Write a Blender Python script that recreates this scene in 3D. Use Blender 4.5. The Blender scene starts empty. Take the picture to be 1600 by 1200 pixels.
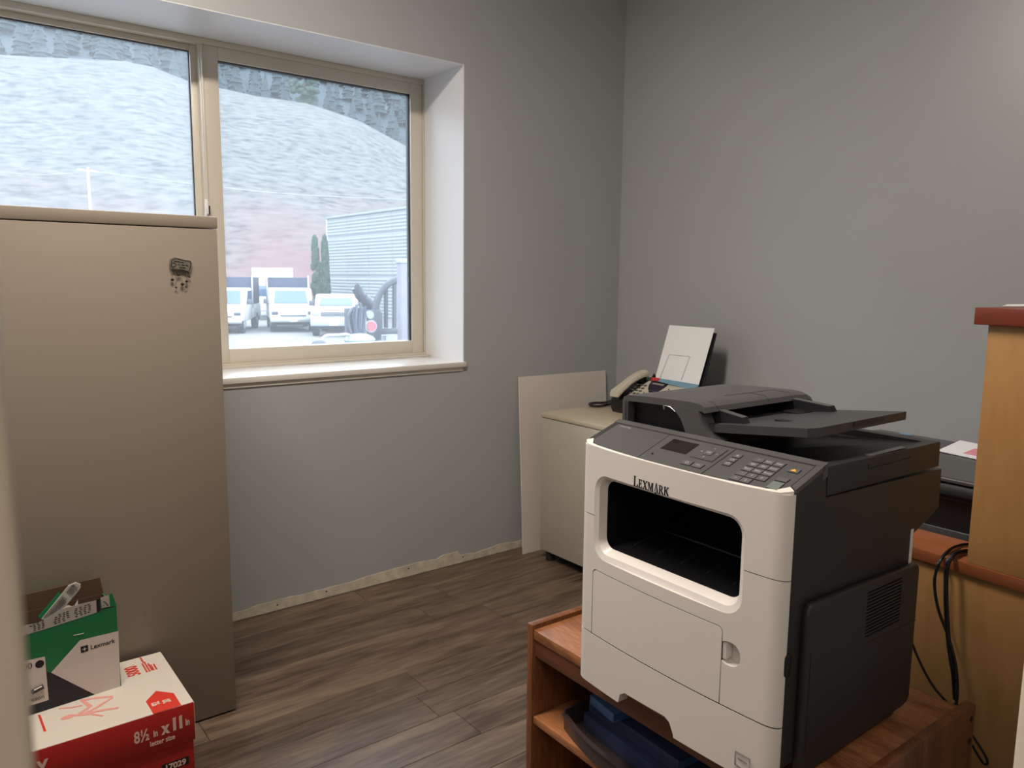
import bpy, bmesh, math, random
from mathutils import Vector, Matrix, noise
random.seed(7)
SC = bpy.context.scene
COL = SC.collection

# ------------------------------------------------------------------ camera, world, lights, exposure
RX = Vector((0.7908293, -0.6119628, 0.0095166))      # camera right
RY = Vector((-0.0744909, -0.1116736, -0.9909491))    # camera down
RZ = Vector((0.6074868, 0.7829626, -0.1339004))      # camera forward
F = 1204.0
EYE = Vector((0, 0, 1.35))
cd = bpy.data.cameras.new('camera')
cam = bpy.data.objects.new('camera', cd)
COL.objects.link(cam)
m3 = Matrix((RX, -RY, -RZ)).transposed()
cam.matrix_world = Matrix.Translation(EYE) @ m3.to_4x4()
cd.sensor_width = 36.0
cd.lens = F / 1600 * 36
cd.clip_start = 0.02
cd.clip_end = 2000
cd.dof.use_dof = True
cd.dof.focus_distance = 1.7
cd.dof.aperture_fstop = 11.3
SC.camera = cam

wd = bpy.data.worlds.new('overcast_sky')
SC.world = wd
wd.use_nodes = True
bg = wd.node_tree.nodes['Background']
bg.inputs[0].default_value = (0.70, 0.84, 1.0, 1)
bg.inputs[1].default_value = 9.5

vs = SC.view_settings
vs.view_transform = 'Standard'
vs.look = 'None'
vs.exposure = 0.0
vs.gamma = 1.0
vs.use_curve_mapping = False

def area_lamp(name, loc, sx, sy, power, color, portal=False, rot=(0, 0, 0)):
    l = bpy.data.lights.new(name, 'AREA')
    l.shape = 'RECTANGLE'
    l.size, l.size_y = sx, sy
    l.energy = power
    l.color = color
    if portal:
        l.cycles.is_portal = True
    o = bpy.data.objects.new(name, l)
    o.location = loc
    o.rotation_euler = rot
    COL.objects.link(o)
    return o
LX, LY = 0.42, 1.58
area_lamp('room_tube_light', (LX, LY, 2.93), 1.15, 0.22, 63, (1.0, 0.89, 0.77))
area_lamp('hall_fill_light', (-0.7, -0.9, 2.93), 1.1, 0.22, 22, (1.0, 0.89, 0.77))  # unseen lamp, added behind the camera to brighten the door jamb
area_lamp('window_portal', (1.0, 3.36, 1.63), 2.0, 1.32, 1, (1, 1, 1), True, (math.radians(-90), 0, 0))

# ------------------------------------------------------------------ helpers
def ray(px, py):
    return (RX * (px - 800) + RY * (py - 600) + RZ * F).normalized()
def on_z(px, py, z):
    d = ray(px, py); return EYE + d * ((z - EYE.z) / d.z)
def on_x(px, py, x):
    d = ray(px, py); return EYE + d * (x / d.x)
def on_y(px, py, y):
    d = ray(px, py); return EYE + d * (y / d.y)
def on_plane(px, py, p0, n):
    d = ray(px, py); return EYE + d * ((Vector(p0) - EYE).dot(n) / d.dot(n))

def lin(c):
    def f(u):
        u /= 255.0
        return u / 12.92 if u <= 0.04045 else ((u + 0.055) / 1.055) ** 2.4
    return (f(c[0]), f(c[1]), f(c[2]), 1)

def mat(name, c, rough=0.5, metal=0.0, var=0.0, vscale=6.0, bump=0.0, bscale=200.0, spec=0.5, coat=0.0):
    m = bpy.data.materials.new(name)
    m.use_nodes = True
    nt = m.node_tree; N = nt.nodes; L = nt.links
    b = N['Principled BSDF']
    col = lin(c)
    b.inputs['Base Color'].default_value = col
    b.inputs['Roughness'].default_value = rough
    b.inputs['Metallic'].default_value = metal
    b.inputs['Specular IOR Level'].default_value = spec
    b.inputs['Coat Weight'].default_value = coat
    tc = N.new('ShaderNodeTexCoord')
    if var > 0:
        nz = N.new('ShaderNodeTexNoise'); nz.inputs['Scale'].default_value = vscale; nz.inputs['Detail'].default_value = 5
        L.new(tc.outputs['Object'], nz.inputs['Vector'])
        rp = N.new('ShaderNodeValToRGB')
        rp.color_ramp.elements[0].position = 0.3; rp.color_ramp.elements[1].position = 0.7
        rp.color_ramp.elements[0].color = tuple(x * (1 - var) for x in col[:3]) + (1,)
        rp.color_ramp.elements[1].color = tuple(min(1, x * (1 + var)) for x in col[:3]) + (1,)
        L.new(nz.outputs['Fac'], rp.inputs['Fac']); L.new(rp.outputs['Color'], b.inputs['Base Color'])
    if bump > 0:
        n2 = N.new('ShaderNodeTexNoise'); n2.inputs['Scale'].default_value = bscale; n2.inputs['Detail'].default_value = 3
        L.new(tc.outputs['Object'], n2.inputs['Vector'])
        bp = N.new('ShaderNodeBump'); bp.inputs['Strength'].default_value = bump; bp.inputs['Distance'].default_value = 0.002
        L.new(n2.outputs['Fac'], bp.inputs['Height']); L.new(bp.outputs['Normal'], b.inputs['Normal'])
    return m

def wood(name, c1, c2, scale=(1, 1, 1), rough=0.4, fine=1.0, spread=(0.3, 0.7), randomize=False, c3=None):
    """grain runs along the axis with the small scale"""
    m = bpy.data.materials.new(name); m.use_nodes = True
    nt = m.node_tree; N = nt.nodes; L = nt.links; b = N['Principled BSDF']
    tc = N.new('ShaderNodeTexCoord'); src = tc.outputs['Object']
    if randomize:
        oi = N.new('ShaderNodeObjectInfo'); vm = N.new('ShaderNodeVectorMath'); vm.operation = 'MULTIPLY_ADD'
        cb = N.new('ShaderNodeCombineXYZ')
        for i in range(3): L.new(oi.outputs['Random'], cb.inputs[i])
        L.new(cb.outputs[0], vm.inputs[0]); vm.inputs[1].default_value = (37, 61, 17); L.new(src, vm.inputs[2]); src = vm.outputs[0]
    mp = N.new('ShaderNodeMapping'); mp.inputs['Scale'].default_value = scale
    L.new(src, mp.inputs['Vector'])
    n1 = N.new('ShaderNodeTexNoise'); n1.inputs['Scale'].default_value = 1.6; n1.inputs['Detail'].default_value = 6; n1.inputs['Distortion'].default_value = 0.9
    n2 = N.new('ShaderNodeTexNoise'); n2.inputs['Scale'].default_value = 9.0 * fine; n2.inputs['Detail'].default_value = 4
    L.new(mp.outputs[0], n1.inputs['Vector']); L.new(mp.outputs[0], n2.inputs['Vector'])
    mx = N.new('ShaderNodeMath'); mx.operation = 'MULTIPLY_ADD'; mx.inputs[1].default_value = 0.45
    hf = N.new('ShaderNodeMath'); hf.operation = 'MULTIPLY'; hf.inputs[1].default_value = 0.55
    L.new(n1.outputs['Fac'], hf.inputs[0]); L.new(n2.outputs['Fac'], mx.inputs[0]); L.new(hf.outputs[0], mx.inputs[2])
    rp = N.new('ShaderNodeValToRGB'); e = rp.color_ramp.elements
    e[0].position, e[1].position = spread; e[0].color = lin(c1); e[1].color = lin(c2)
    if c3:
        x = e.new((spread[0] + spread[1]) / 2); x.color = lin(c3)
    L.new(mx.outputs[0], rp.inputs['Fac'])
    out = rp.outputs['Color']
    if randomize:
        hs = N.new('ShaderNodeHueSaturation'); mr = N.new('ShaderNodeMapRange')
        mr.inputs['To Min'].default_value = 0.86; mr.inputs['To Max'].default_value = 1.16
        L.new(oi.outputs['Random'], mr.inputs['Value']); L.new(mr.outputs[0], hs.inputs['Value']); L.new(out, hs.inputs['Color']); out = hs.outputs[0]
    L.new(out, b.inputs['Base Color'])
    b.inputs['Roughness'].default_value = rough
    bp = N.new('ShaderNodeBump'); bp.inputs['Strength'].default_value = 0.25; bp.inputs['Distance'].default_value = 0.001
    L.new(mx.outputs[0], bp.inputs['Height']); L.new(bp.outputs['Normal'], b.inputs['Normal'])
    return m

class MB:
    """collects shapes and links them as ONE mesh object"""
    def __init__(s): s.bm = bmesh.new()
    def box(s, x0, x1, y0, y1, z0, z1, bev=0.0, seg=2, M=None):
        t = bmesh.new(); bmesh.ops.create_cube(t, size=1)
        for v in t.verts:
            v.co = Vector(((x0 + x1) / 2 + v.co.x * (x1 - x0), (y0 + y1) / 2 + v.co.y * (y1 - y0), (z0 + z1) / 2 + v.co.z * (z1 - z0)))
        if bev > 0: bmesh.ops.bevel(t, geom=t.edges[:], offset=bev, segments=seg, affect='EDGES', profile=0.5)
        s.merge(t, M); return s
    def merge(s, t, M=None):
        if M is not None: bmesh.ops.transform(t, matrix=M, verts=t.verts)
        me = bpy.data.meshes.new('t'); t.to_mesh(me); t.free(); s.bm.from_mesh(me); bpy.data.meshes.remove(me)
    def prism(s, pts, axis, a, b, bev=0.0, M=None, seg=2):
        """pts 2D polygon in the plane normal to axis; extruded from a to b"""
        t = bmesh.new()
        def P(p, h):
            return {'x': (h, p[0], p[1]), 'y': (p[0], h, p[1]), 'z': (p[0], p[1], h)}[axis]
        A = [t.verts.new(P(p, a)) for p in pts]; Bv = [t.verts.new(P(p, b)) for p in pts]
        n = len(pts)
        t.faces.new(A); t.faces.new(Bv[::-1])
        for i in range(n): t.faces.new((A[i], Bv[i], Bv[(i + 1) % n], A[(i + 1) % n]))
        bmesh.ops.recalc_face_normals(t, faces=t.faces)
        if bev > 0: bmesh.ops.bevel(t, geom=t.edges[:], offset=bev, segments=seg, affect='EDGES', profile=0.5)
        s.merge(t, M); return s
    def loft(s, A, Bp):
        """closed solid between two equally long 3D loops"""
        t = bmesh.new(); a = [t.verts.new(p) for p in A]; b = [t.verts.new(p) for p in Bp]; n = len(A)
        t.faces.new(a); t.faces.new(b[::-1])
        for i in range(n): t.faces.new((a[i], b[i], b[(i + 1) % n], a[(i + 1) % n]))
        bmesh.ops.recalc_face_normals(t, faces=t.faces)
        s.merge(t); return s
    def cyl(s, p, q, r, seg=16, r2=None):
        p, q = Vector(p), Vector(q); d = q - p
        t = bmesh.new(); bmesh.ops.create_cone(t, cap_ends=True, segments=seg, radius1=r, radius2=r if r2 is None else r2, depth=d.length)
        s.merge(t, Matrix.Translation((p + q) / 2) @ d.to_track_quat('Z', 'Y').to_matrix().to_4x4()); return s
    def ball(s, c, r, sub=2, sc=(1, 1, 1)):
        t = bmesh.new(); bmesh.ops.create_icosphere(t, subdivisions=sub, radius=r)
        s.merge(t, Matrix.Translation(c) @ Matrix.Diagonal((*sc, 1))); return s
    def tube(s, pts, r, seg=8, sm=4):
        P = [Vector(p) for p in pts]
        if sm > 1:
            Q = []
            n = len(P)
            for i in range(n - 1):
                p0, p1, p2, p3 = P[max(i - 1, 0)], P[i], P[i + 1], P[min(i + 2, n - 1)]
                for k in range(sm):
                    t = k / sm
                    Q.append(0.5 * ((2 * p1) + (-p0 + p2) * t + (2 * p0 - 5 * p1 + 4 * p2 - p3) * t * t + (-p0 + 3 * p1 - 3 * p2 + p3) * t ** 3))
            Q.append(P[-1]); P = Q
        t = bmesh.new(); rings = []
        up = Vector((0.13, 0.2, 1)).normalized()
        for i, p in enumerate(P):
            d = (P[min(i + 1, len(P) - 1)] - P[max(i - 1, 0)]).normalized()
            a = d.cross(up)
            if a.length < 1e-3: a = d.cross(Vector((1, 0, 0)))
            a.normalize(); b = d.cross(a).normalized()
            rings.append([t.verts.new(p + (a * math.cos(2 * math.pi * k / seg) + b * math.sin(2 * math.pi * k / seg)) * r) for k in range(seg)])
        for i in range(len(rings) - 1):
            for k in range(seg): t.faces.new((rings[i][k], rings[i][(k + 1) % seg], rings[i + 1][(k + 1) % seg], rings[i + 1][k]))
        t.faces.new(rings[0][::-1]); t.faces.new(rings[-1])
        bmesh.ops.recalc_face_normals(t, faces=t.faces)
        s.merge(t); return s
    def poly(s, pts, n, th):
        """thin slab from 3D polygon, raised along n by th"""
        n = Vector(n).normalized(); A = [Vector(p) for p in pts]
        return s.loft(A, [p + n * th for p in A])
    def build(s, name, m, parent=None, smooth=True, loc=None):
        me = bpy.data.meshes.new(name); s.bm.to_mesh(me); s.bm.free()
        if smooth:
            me.shade_smooth()
            try: me.set_sharp_from_angle(angle=math.radians(32))
            except Exception: pass
        me.materials.append(m)
        o = bpy.data.objects.new(name, me); COL.objects.link(o)
        if parent is not None: o.parent = parent
        if loc is not None: o.location = loc
        return o

def empty(name, loc=(0, 0, 0), rz=0.0):
    o = bpy.data.objects.new(name, None); o.empty_display_size = 0.1; COL.objects.link(o)
    o.location = loc; o.rotation_euler = (0, 0, rz); return o
def tag(o, label, cat, group=None):
    o['label'] = label; o['category'] = cat
    if group: o['group'] = group
    return o
def struct(o):
    o['kind'] = 'structure'; return o

def boolean(o, cutters, smooth=True):
    """subtract cutter objects (removed afterwards)"""
    for c in cutters:
        c.parent = o.parent
        md = o.modifiers.new('b', 'BOOLEAN'); md.operation = 'DIFFERENCE'; md.object = c; md.solver = 'EXACT'
    bpy.context.view_layer.update()
    dg = bpy.context.evaluated_depsgraph_get()
    me = bpy.data.meshes.new_from_object(o.evaluated_get(dg))
    o.modifiers.clear(); o.data = me
    if smooth:
        me.shade_smooth()
        try: me.set_sharp_from_angle(angle=math.radians(32))
        except Exception: pass
    for c in cutters: bpy.data.objects.remove(c)
    return o

def rrect(x0, x1, y0, y1, r, n=6):
    P = []
    for cx, cy, a0 in ((x1 - r, y1 - r, 0), (x0 + r, y1 - r, 90), (x0 + r, y0 + r, 180), (x1 - r, y0 + r, 270)):
        for k in range(n + 1):
            a = math.radians(a0 + 90 * k / n); P.append((cx + r * math.cos(a), cy + r * math.sin(a)))
    return P

def text(name, s, size, m, M, parent, ext=0.0002, bold=0.0, sx=1.0, align='CENTER', parent_inv=True):
    cu = bpy.data.curves.new('t', 'FONT'); cu.body = s; cu.size = size; cu.extrude = ext; cu.offset = bold
    cu.align_x = align; cu.align_y = 'CENTER'; cu.resolution_u = 3
    t = bpy.data.objects.new('t', cu); COL.objects.link(t)
    bpy.context.view_layer.update()
    me = bpy.data.meshes.new_from_object(t.evaluated_get(bpy.context.evaluated_depsgraph_get()))
    bpy.data.objects.remove(t)
    me.materials.clear(); me.materials.append(m)
    me.transform(M @ Matrix.Diagonal((sx, 1, 1, 1)))
    o = bpy.data.objects.new(name, me); COL.objects.link(o); o.parent = parent
    return o
def frame_at(o, xd, yd):
    """matrix placing local XY plane at o with x dir xd and (approx) y dir yd"""
    x = Vector(xd).normalized(); z = x.cross(Vector(yd)).normalized(); y = z.cross(x)
    return Matrix.Translation(o) @ Matrix((x, y, z)).transposed().to_4x4()

# ------------------------------------------------------------------ materials
M_wall = mat('grey_wall_paint', (172, 175, 177), 0.36, bump=0.10, bscale=260, spec=0.8, var=0.015, vscale=3)
M_reveal = mat('reveal_paint', (226, 227, 230), 0.4, bump=0.05)
M_ceil = mat('ceiling_white', (225, 222, 215), 0.9, bump=0.2)
M_white = mat('white_gloss_trim', (226, 222, 215), 0.25, var=0.01)
M_vinyl = mat('almond_vinyl', (208, 200, 186), 0.32, var=0.012)
M_jamb = mat('door_casing_paint', (240, 226, 206), 0.4)
M_floor = wood('laminate_floor', (70, 54, 43), (120, 103, 87), (1.1, 9, 9), 0.42, 0.8, (0.36, 0.66), True, (98, 82, 69))
M_sub = mat('floor_underlay', (40, 33, 28), 0.9)
M_cab = mat('taupe_metal', (134, 124, 112), 0.38, bump=0.04, bscale=500)
M_seam = mat('dark_seam', (25, 22, 20), 0.7)
M_beige = mat('putty_metal', (186, 180, 166), 0.36, bump=0.03, bscale=500)
M_beigetop = mat('putty_laminate_top', (196, 184, 160), 0.42)
M_board = mat('white_board_face', (222, 214, 208), 0.6)
M_pwhite = mat('printer_offwhite', (222, 216, 212), 0.36, bump=0.06, bscale=900)
M_pdark = mat('printer_charcoal', (38, 37, 37), 0.45, bump=0.1, bscale=900)
M_pgrey = mat('printer_dark_grey', (76, 75, 76), 0.38, bump=0.06, bscale=900)
M_pblack = mat('black_plastic', (16, 16, 19), 0.4)
M_pblack2 = mat('black_tray_plastic', (30, 30, 34), 0.35)
M_key = mat('key_grey', (88, 87, 88), 0.4)
M_keyline = mat('key_groove', (30, 30, 31), 0.6)
M_lcd = mat('lcd_glass', (38, 33, 30), 0.12)
M_print = mat('white_print', (160, 160, 160), 0.5)
M_amber = mat('amber_stop_mark', (240, 170, 50), 0.5)
M_green = mat('start_key_green', (108, 116, 112), 0.4)
M_logo = mat('logo_black', (14, 12, 14), 0.35)
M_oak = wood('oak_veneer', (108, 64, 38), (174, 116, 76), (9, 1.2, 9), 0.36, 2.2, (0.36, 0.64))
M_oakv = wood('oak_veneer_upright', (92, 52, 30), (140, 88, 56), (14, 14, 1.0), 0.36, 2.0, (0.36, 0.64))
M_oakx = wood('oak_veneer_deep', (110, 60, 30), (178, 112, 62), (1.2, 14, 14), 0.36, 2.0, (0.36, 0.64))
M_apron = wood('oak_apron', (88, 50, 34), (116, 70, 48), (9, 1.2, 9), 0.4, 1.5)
M_maple = wood('maple_panel', (158, 116, 68), (176, 132, 82), (5, 5, 0.8), 0.38, 1.2, (0.3, 0.7))
M_cherry = wood('cherry_laminate', (136, 76, 44), (154, 92, 56), (10, 1, 10), 0.32, 1.2)
M_cherryd = wood('dark_cherry_top', (104, 46, 32), (124, 58, 42), (10, 1, 10), 0.32, 1.2)
M_cable = mat('black_cable_rubber', (14, 14, 15), 0.42)
M_paper = mat('white_paper', (244, 245, 248), 0.7)
M_pink = mat('pink_note', (232, 150, 168), 0.7)
M_red = mat('carton_red', (168, 30, 22), 0.5, var=0.03)
M_cwhite = mat('carton_white', (206, 197, 186), 0.55)
M_redprint = mat('carton_red_print', (200, 52, 36), 0.5)
M_pinkprint = mat('carton_pink_print', (216, 150, 140), 0.55)
M_txtpale = mat('carton_pale_print', (226, 190, 176), 0.5)
M_kraft = mat('brown_cardboard', (84, 62, 46), 0.8, var=0.05)
M_cgreen = mat('carton_green', (18, 104, 62), 0.42, var=0.02)
M_cgrey = mat('carton_pale_grey', (198, 186, 180), 0.45)
M_cblack = mat('carton_black', (16, 16, 26), 0.45)
M_strip = mat('printed_foil', (158, 152, 146), 0.4)
M_ink = mat('grey_ink', (60, 56, 54), 0.6)
M_pewter = mat('pewter', (140, 134, 124), 0.4, 0.7, bump=0.4, bscale=500)
M_pewterd = mat('pewter_dark', (40, 32, 28), 0.5, 0.4)
M_faxw = mat('fax_offwhite', (206, 200, 184), 0.38)
M_faxn = mat('fax_navy', (22, 22, 44), 0.3)
M_faxk = mat('fax_key_grey', (90, 86, 80), 0.5)
M_bluestrip = mat('pale_blue_strip', (118, 158, 182), 0.4)
M_redtab = mat('red_tab', (196, 50, 54), 0.4)
M_folder = mat('navy_folder', (58, 70, 104), 0.3)
M_folder2 = mat('blue_folder', (84, 124, 176), 0.35)
M_smoke = mat('smoky_tray_plastic', (62, 52, 52), 0.25)
M_rough = mat('torn_drywall_edge', (204, 196, 178), 0.85, var=0.16, vscale=26, bump=0.6, bscale=90)
M_alu = mat('grey_metal', (150, 150, 150), 0.35, 0.8)

def emis(name, c, st):
    m = bpy.data.materials.new(name); m.use_nodes = True; b = m.node_tree.nodes['Principled BSDF']
    b.inputs['Emission Color'].default_value = lin(c); b.inputs['Emission Strength'].default_value = st; b.inputs['Base Color'].default_value = lin(c)
    return m
M_diff = emis('lamp_diffuser', (255, 236, 214), 4.0)

def glassmat(name, veil, tint=(1, 1, 1)):
    m = bpy.data.materials.new(name); m.use_nodes = True; nt = m.node_tree; N = nt.nodes; L = nt.links
    for n in list(N): N.remove(n)
    o = N.new('ShaderNodeOutputMaterial'); tr = N.new('ShaderNodeBsdfTransparent'); tl = N.new('ShaderNodeBsdfTranslucent')
    gl = N.new('ShaderNodeBsdfGlossy'); gl.inputs['Roughness'].default_value = 0.02
    tr.inputs[0].default_value = (*tint, 1); tl.inputs[0].default_value = (0.9, 0.9, 0.9, 1)
    a = N.new('ShaderNodeMixShader'); b = N.new('ShaderNodeMixShader'); a.inputs[0].default_value = veil
    nz = N.new('ShaderNodeTexNoise'); nz.inputs['Scale'].default_value = 3
    tc = N.new('ShaderNodeTexCoord'); L.new(tc.outputs['Object'], nz.inputs['Vector'])
    mr = N.new('ShaderNodeMapRange'); mr.inputs['To Min'].default_value = veil * 0.9; mr.inputs['To Max'].default_value = veil * 1.1
    L.new(nz.outputs['Fac'], mr.inputs['Value']); L.new(mr.outputs[0], a.inputs[0])
    fr = N.new('ShaderNodeFresnel'); fr.inputs[0].default_value = 1.25
    L.new(tr.outputs[0], a.inputs[1]); L.new(tl.outputs[0], a.inputs[2])
    L.new(fr.outputs[0], b.inputs[0]); L.new(a.outputs[0], b.inputs[1]); L.new(gl.outputs[0], b.inputs[2]); L.new(b.outputs[0], o.inputs[0])
    return m
M_glass = glassmat('hazed_window_glass', 0.065)  # outdoor haze put into the pane as a white translucent veil
M_glass2 = glassmat('hazier_window_glass', 0.10)  # stronger haze veil for the paler left pane

# ------------------------------------------------------------------ room shell
XL, XR, YB, YF0, YF1, HC = -1.35, 3.009, 2.951, 0.17, 0.29, 3.0
WX0, WX1, WZ0, WZ1, WY = 0.0, 2.006, 0.945, 2.292, 3.285
ground_z = -1.05

b = MB()
b.box(XL, WX0, YB, 3.40, -0.1, HC); b.box(WX1, XR + .1, YB, 3.40, -0.1, HC)
b.box(WX0, WX1, YB, 3.40, -0.1, WZ0); b.box(WX0, WX1, YB, 3.40, WZ1, HC)
struct(b.build('wall_back', M_wall))
b = MB(); b.box(WX1 - 0.004, WX1, YB + 0.001, WY, 0.972, WZ1)
b.box(WX0, WX0 + 0.004, YB + 0.001, WY, 0.972, WZ1); b.box(WX0 + .004, WX1 - .004, YB + 0.001, WY, WZ1 - 0.004, WZ1)
struct(b.build('trim_1', M_reveal))
struct(MB().box(XR, XR + 0.12, -0.0, YB, -0.1, HC).build('wall_right', M_wall))
struct(MB().box(XL - 0.12, XL, YF1, 3.4, -0.1, HC).build('wall_left', M_wall))
b = MB()
DX0, DX1 = 0.0128, 0.952
b.box(-1.6, DX0 - .015, YF0 + .01, YF1 - .01, -0.1, HC); b.box(DX1 + .015, XR, YF0 + .01, YF1 - .01, -0.1, HC); b.box(DX0 - .015, DX1 + .015, YF0 + .01, YF1 - .01, 2.06, HC)
struct(b.build('wall_front', M_wall))
b = MB()
b.box(DX0 - .06, DX0, YF0, YF1, 0, 2.1, 0.003); b.box(DX1, DX1 + .06, YF0, YF1, 0, 2.1, 0.003); b.box(DX0, DX1, YF0, YF1, 2.04, 2.1, 0.002)
struct(b.build('trim_2', M_jamb))
b = MB(); b.box(-1.72, 3.2, -2.7, -2.6, -0.1, HC); b.box(-1.72, -1.6, -2.6, YF1, -0.1, HC); b.box(XR, XR + .12, -2.6, 0.0, -.1, HC)
struct(b.build('wall_hallway', M_wall))
struct(MB().box(-1.8, 3.2, -2.7, 3.4, HC, HC + 0.1).build('ceiling', M_ceil))

# ragged strip where the baseboard was torn off
prof = [(0.60, .040), (0.74, .046), (0.82, .036), (0.901, 0.034), (0.99, 0.043), (1.119, 0.047), (1.235, 0.043), (1.378, 0.045), (1.529, 0.053), (1.697, 0.056), (1.782, 0.055), (1.848, 0.05), (1.88, 0.062), (1.974, 0.064), (1.982, 0.043), (2.071, 0.033), (2.223, 0.047), (2.328, 0.038), (2.5, .045), (2.7, .036), (3.0, .04)]
top = []
for i in range(len(prof) - 1):
    (x0, z0), (x1, z1) = prof[i], prof[i + 1]
    n = max(1, int((x1 - x0) / 0.022))
    for k in range(n):
        t = k / n; top.append((x0 + (x1 - x0) * t, z0 + (z1 - z0) * t + (random.uniform(-.0028, .0028))))
top.append((3.0, .04))
b = MB(); b.prism([(0.6, 0.004)] + top + [(3.0, 0.004)], 'y', YB - 0.0025, YB)
tr = struct(b.build('trim_3', M_rough, smooth=False))
for x, z in ((1.086, .026), (1.70, .04), (2.0, .03), (1.30, .03)):
    MB().cyl((x, YB - .0035, z), (x, YB - .0024, z), .0035, 10).build('nail_hole', M_seam, tr)

# floor: sub floor with planks as parts
fl = struct(MB().box(-1.7, 3.1, -2.65, YB, -0.1, -0.012).build('floor', M_sub))
PW, PL = 0.150, 1.22
pm = {}
r = 0; y = YB
rng = random.Random(3)
joint = {}
while y > -2.6:
    y0 = max(y - PW, -2.65)
    if y < YF0 - .3:  # hall boards, one row mesh each
        x = -1.6; xs = [(-1.6, 0.4), (0.4, 3.0)]
    else:
        off = rng.uniform(0.1, 1.1)
        if abs((y + y0) / 2 - 1.80) < 0.08: off = (1.255 - XL) % PL
        xs = []; x = XL - PL + off
        while x < XR:
            a, c = max(x, XL), min(x + PL, XR)
            if c - a > .03: xs.append((a, c))
            x += PL
    for a, c in xs:
        key = (round(c - a, 3), round(y - y0, 3))
        if key not in pm:
            o = MB().box(-(c - a) / 2 + .0006, (c - a) / 2 - .0006, -(y - y0) / 2 + .0006, (y - y0) / 2 - .0006, -0.012, 0, 0.0012, 1).build('plank', M_floor, fl, False)
            pm[key] = o
        else:
            o = pm[key].copy(); COL.objects.link(o); o.parent = fl
        o.location = ((a + c) / 2, (y + y0) / 2, 0)
    y -= PW

# ------------------------------------------------------------------ ceiling lights
for nm, x, yy, lab in (('ceiling_light', LX, LY, 'long fluorescent ceiling fixture inside the office, above the floor'), ('ceiling_light', -0.7, -0.9, 'unseen long ceiling fixture added in the hallway to brighten the doorway')):
    e = tag(empty(nm, (x, yy, 2.94)), lab, 'light')
    b = MB(); b.box(-.62, .62, -.15, .15, .02, .06, .004); b.box(-.62, -.6, -.15, .15, 0, .02); b.box(.6, .62, -.15, .15, 0, .02); b.build('housing', M_alu, e)
    MB().box(-.59, .59, -.13, .13, .003, .019, .002).build('diffuser', M_diff, e)

# ------------------------------------------------------------------ window
we = struct(empty('window_1', (0, 0, 0)))
FY0, FY1 = WY, 3.36
b = MB()
b.box(WX0, WX1, FY0, FY1, WZ1 - 0.028, WZ1 - .004, 0.002); b.box(WX0 + .004, WX0 + 0.02, FY0, FY1, 0.972, WZ1 - .028, 0.002)
b.box(WX1 - 0.012, WX1 - .004, FY0, FY1, 0.972, WZ1 - .028, 0.002); b.box(WX0, WX1, FY0 - 0.006, FY1, 0.972, 0.990, 0.002)
b.box(WX0, WX1, FY0 - 0.045, FY0 - .006, 0.972, 0.981, 0.002)
b.build('outer_frame', M_vinyl, we)
def sash(x0, x1, z0, z1, y0, y1, wl, wr, wt, wb, name):
    b = MB()
    b.box(x0, x0 + wl, y0, y1, z0, z1, .0025); b.box(x1 - wr, x1, y0, y1, z0, z1, .0025)
    b.box(x0 + wl, x1 - wr, y0, y1, z1 - wt, z1, .0025); b.box(x0 + wl, x1 - wr, y0, y1, z0, z0 + wb, .0025)
    o = b.build(name, M_vinyl, we)
    g = MB(); s = .003
    g.box(x0 + wl - s, x0 + wl + .003, y0 + .012, y1 - .004, z0 + wb, z1 - wt); g.box(x1 - wr - .003, x1 - wr + s, y0 + .012, y1 - .004, z0 + wb, z1 - wt)
    g.box(x0 + wl, x1 - wr, y0 + .012, y1 - .004, z1 - wt - .003, z1 - wt + s)
    g.build('gasket', M_seam, o)
    return o
s1 = sash(0.968, 1.992, 0.990, 2.264, WY + .004, WY + .05, 0.074, 0.062, 0.050, 0.060, 'fixed_sash')
s2 = sash(0.020, 0.992, 0.990, 2.264, WY + .040, WY + .072, 0.05, 0.048, 0.022, 0.05, 'sliding_sash')
MB().box(1.035, 1.935, WY + .028, WY + .031, 1.045, 2.22).build('window_pane', M_glass, s1)
MB().box(0.065, 0.948, WY + .055, WY + .058, 1.03, 2.245).build('window_pane', M_glass2, s2)
b = MB(); b.box(0.972, 0.978, WY - .012, WY + .006, 0.99, 2.262, .0015); b.build('stop_bead', M_vinyl, we)
b = MB(); b.box(0.962, 0.974, WY - .02, WY - .002, 1.50, 1.66, .004); b.box(.964, .972, WY - .032, WY - .018, 1.60, 1.65, .003); b.build('latch', M_white, we)
MB().box(0.975, 0.980, WY - .022, WY - .012, 1.60, 1.635).build('latch_slot', M_seam, we)
# sill board
b = MB(); b.box(WX0 - 0.02, WX1 + 0.004, YB - 0.016, FY0 - .045, 0.948, 0.972, 0.003)
struct(b.build('trim_4', M_white))
b = MB(); b.box(WX0 - 0.01, WX1 - 0.008, YB - 0.006, YB - .0005, 0.930, 0.947, 0.002)
struct(b.build('trim_5', M_white))

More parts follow.
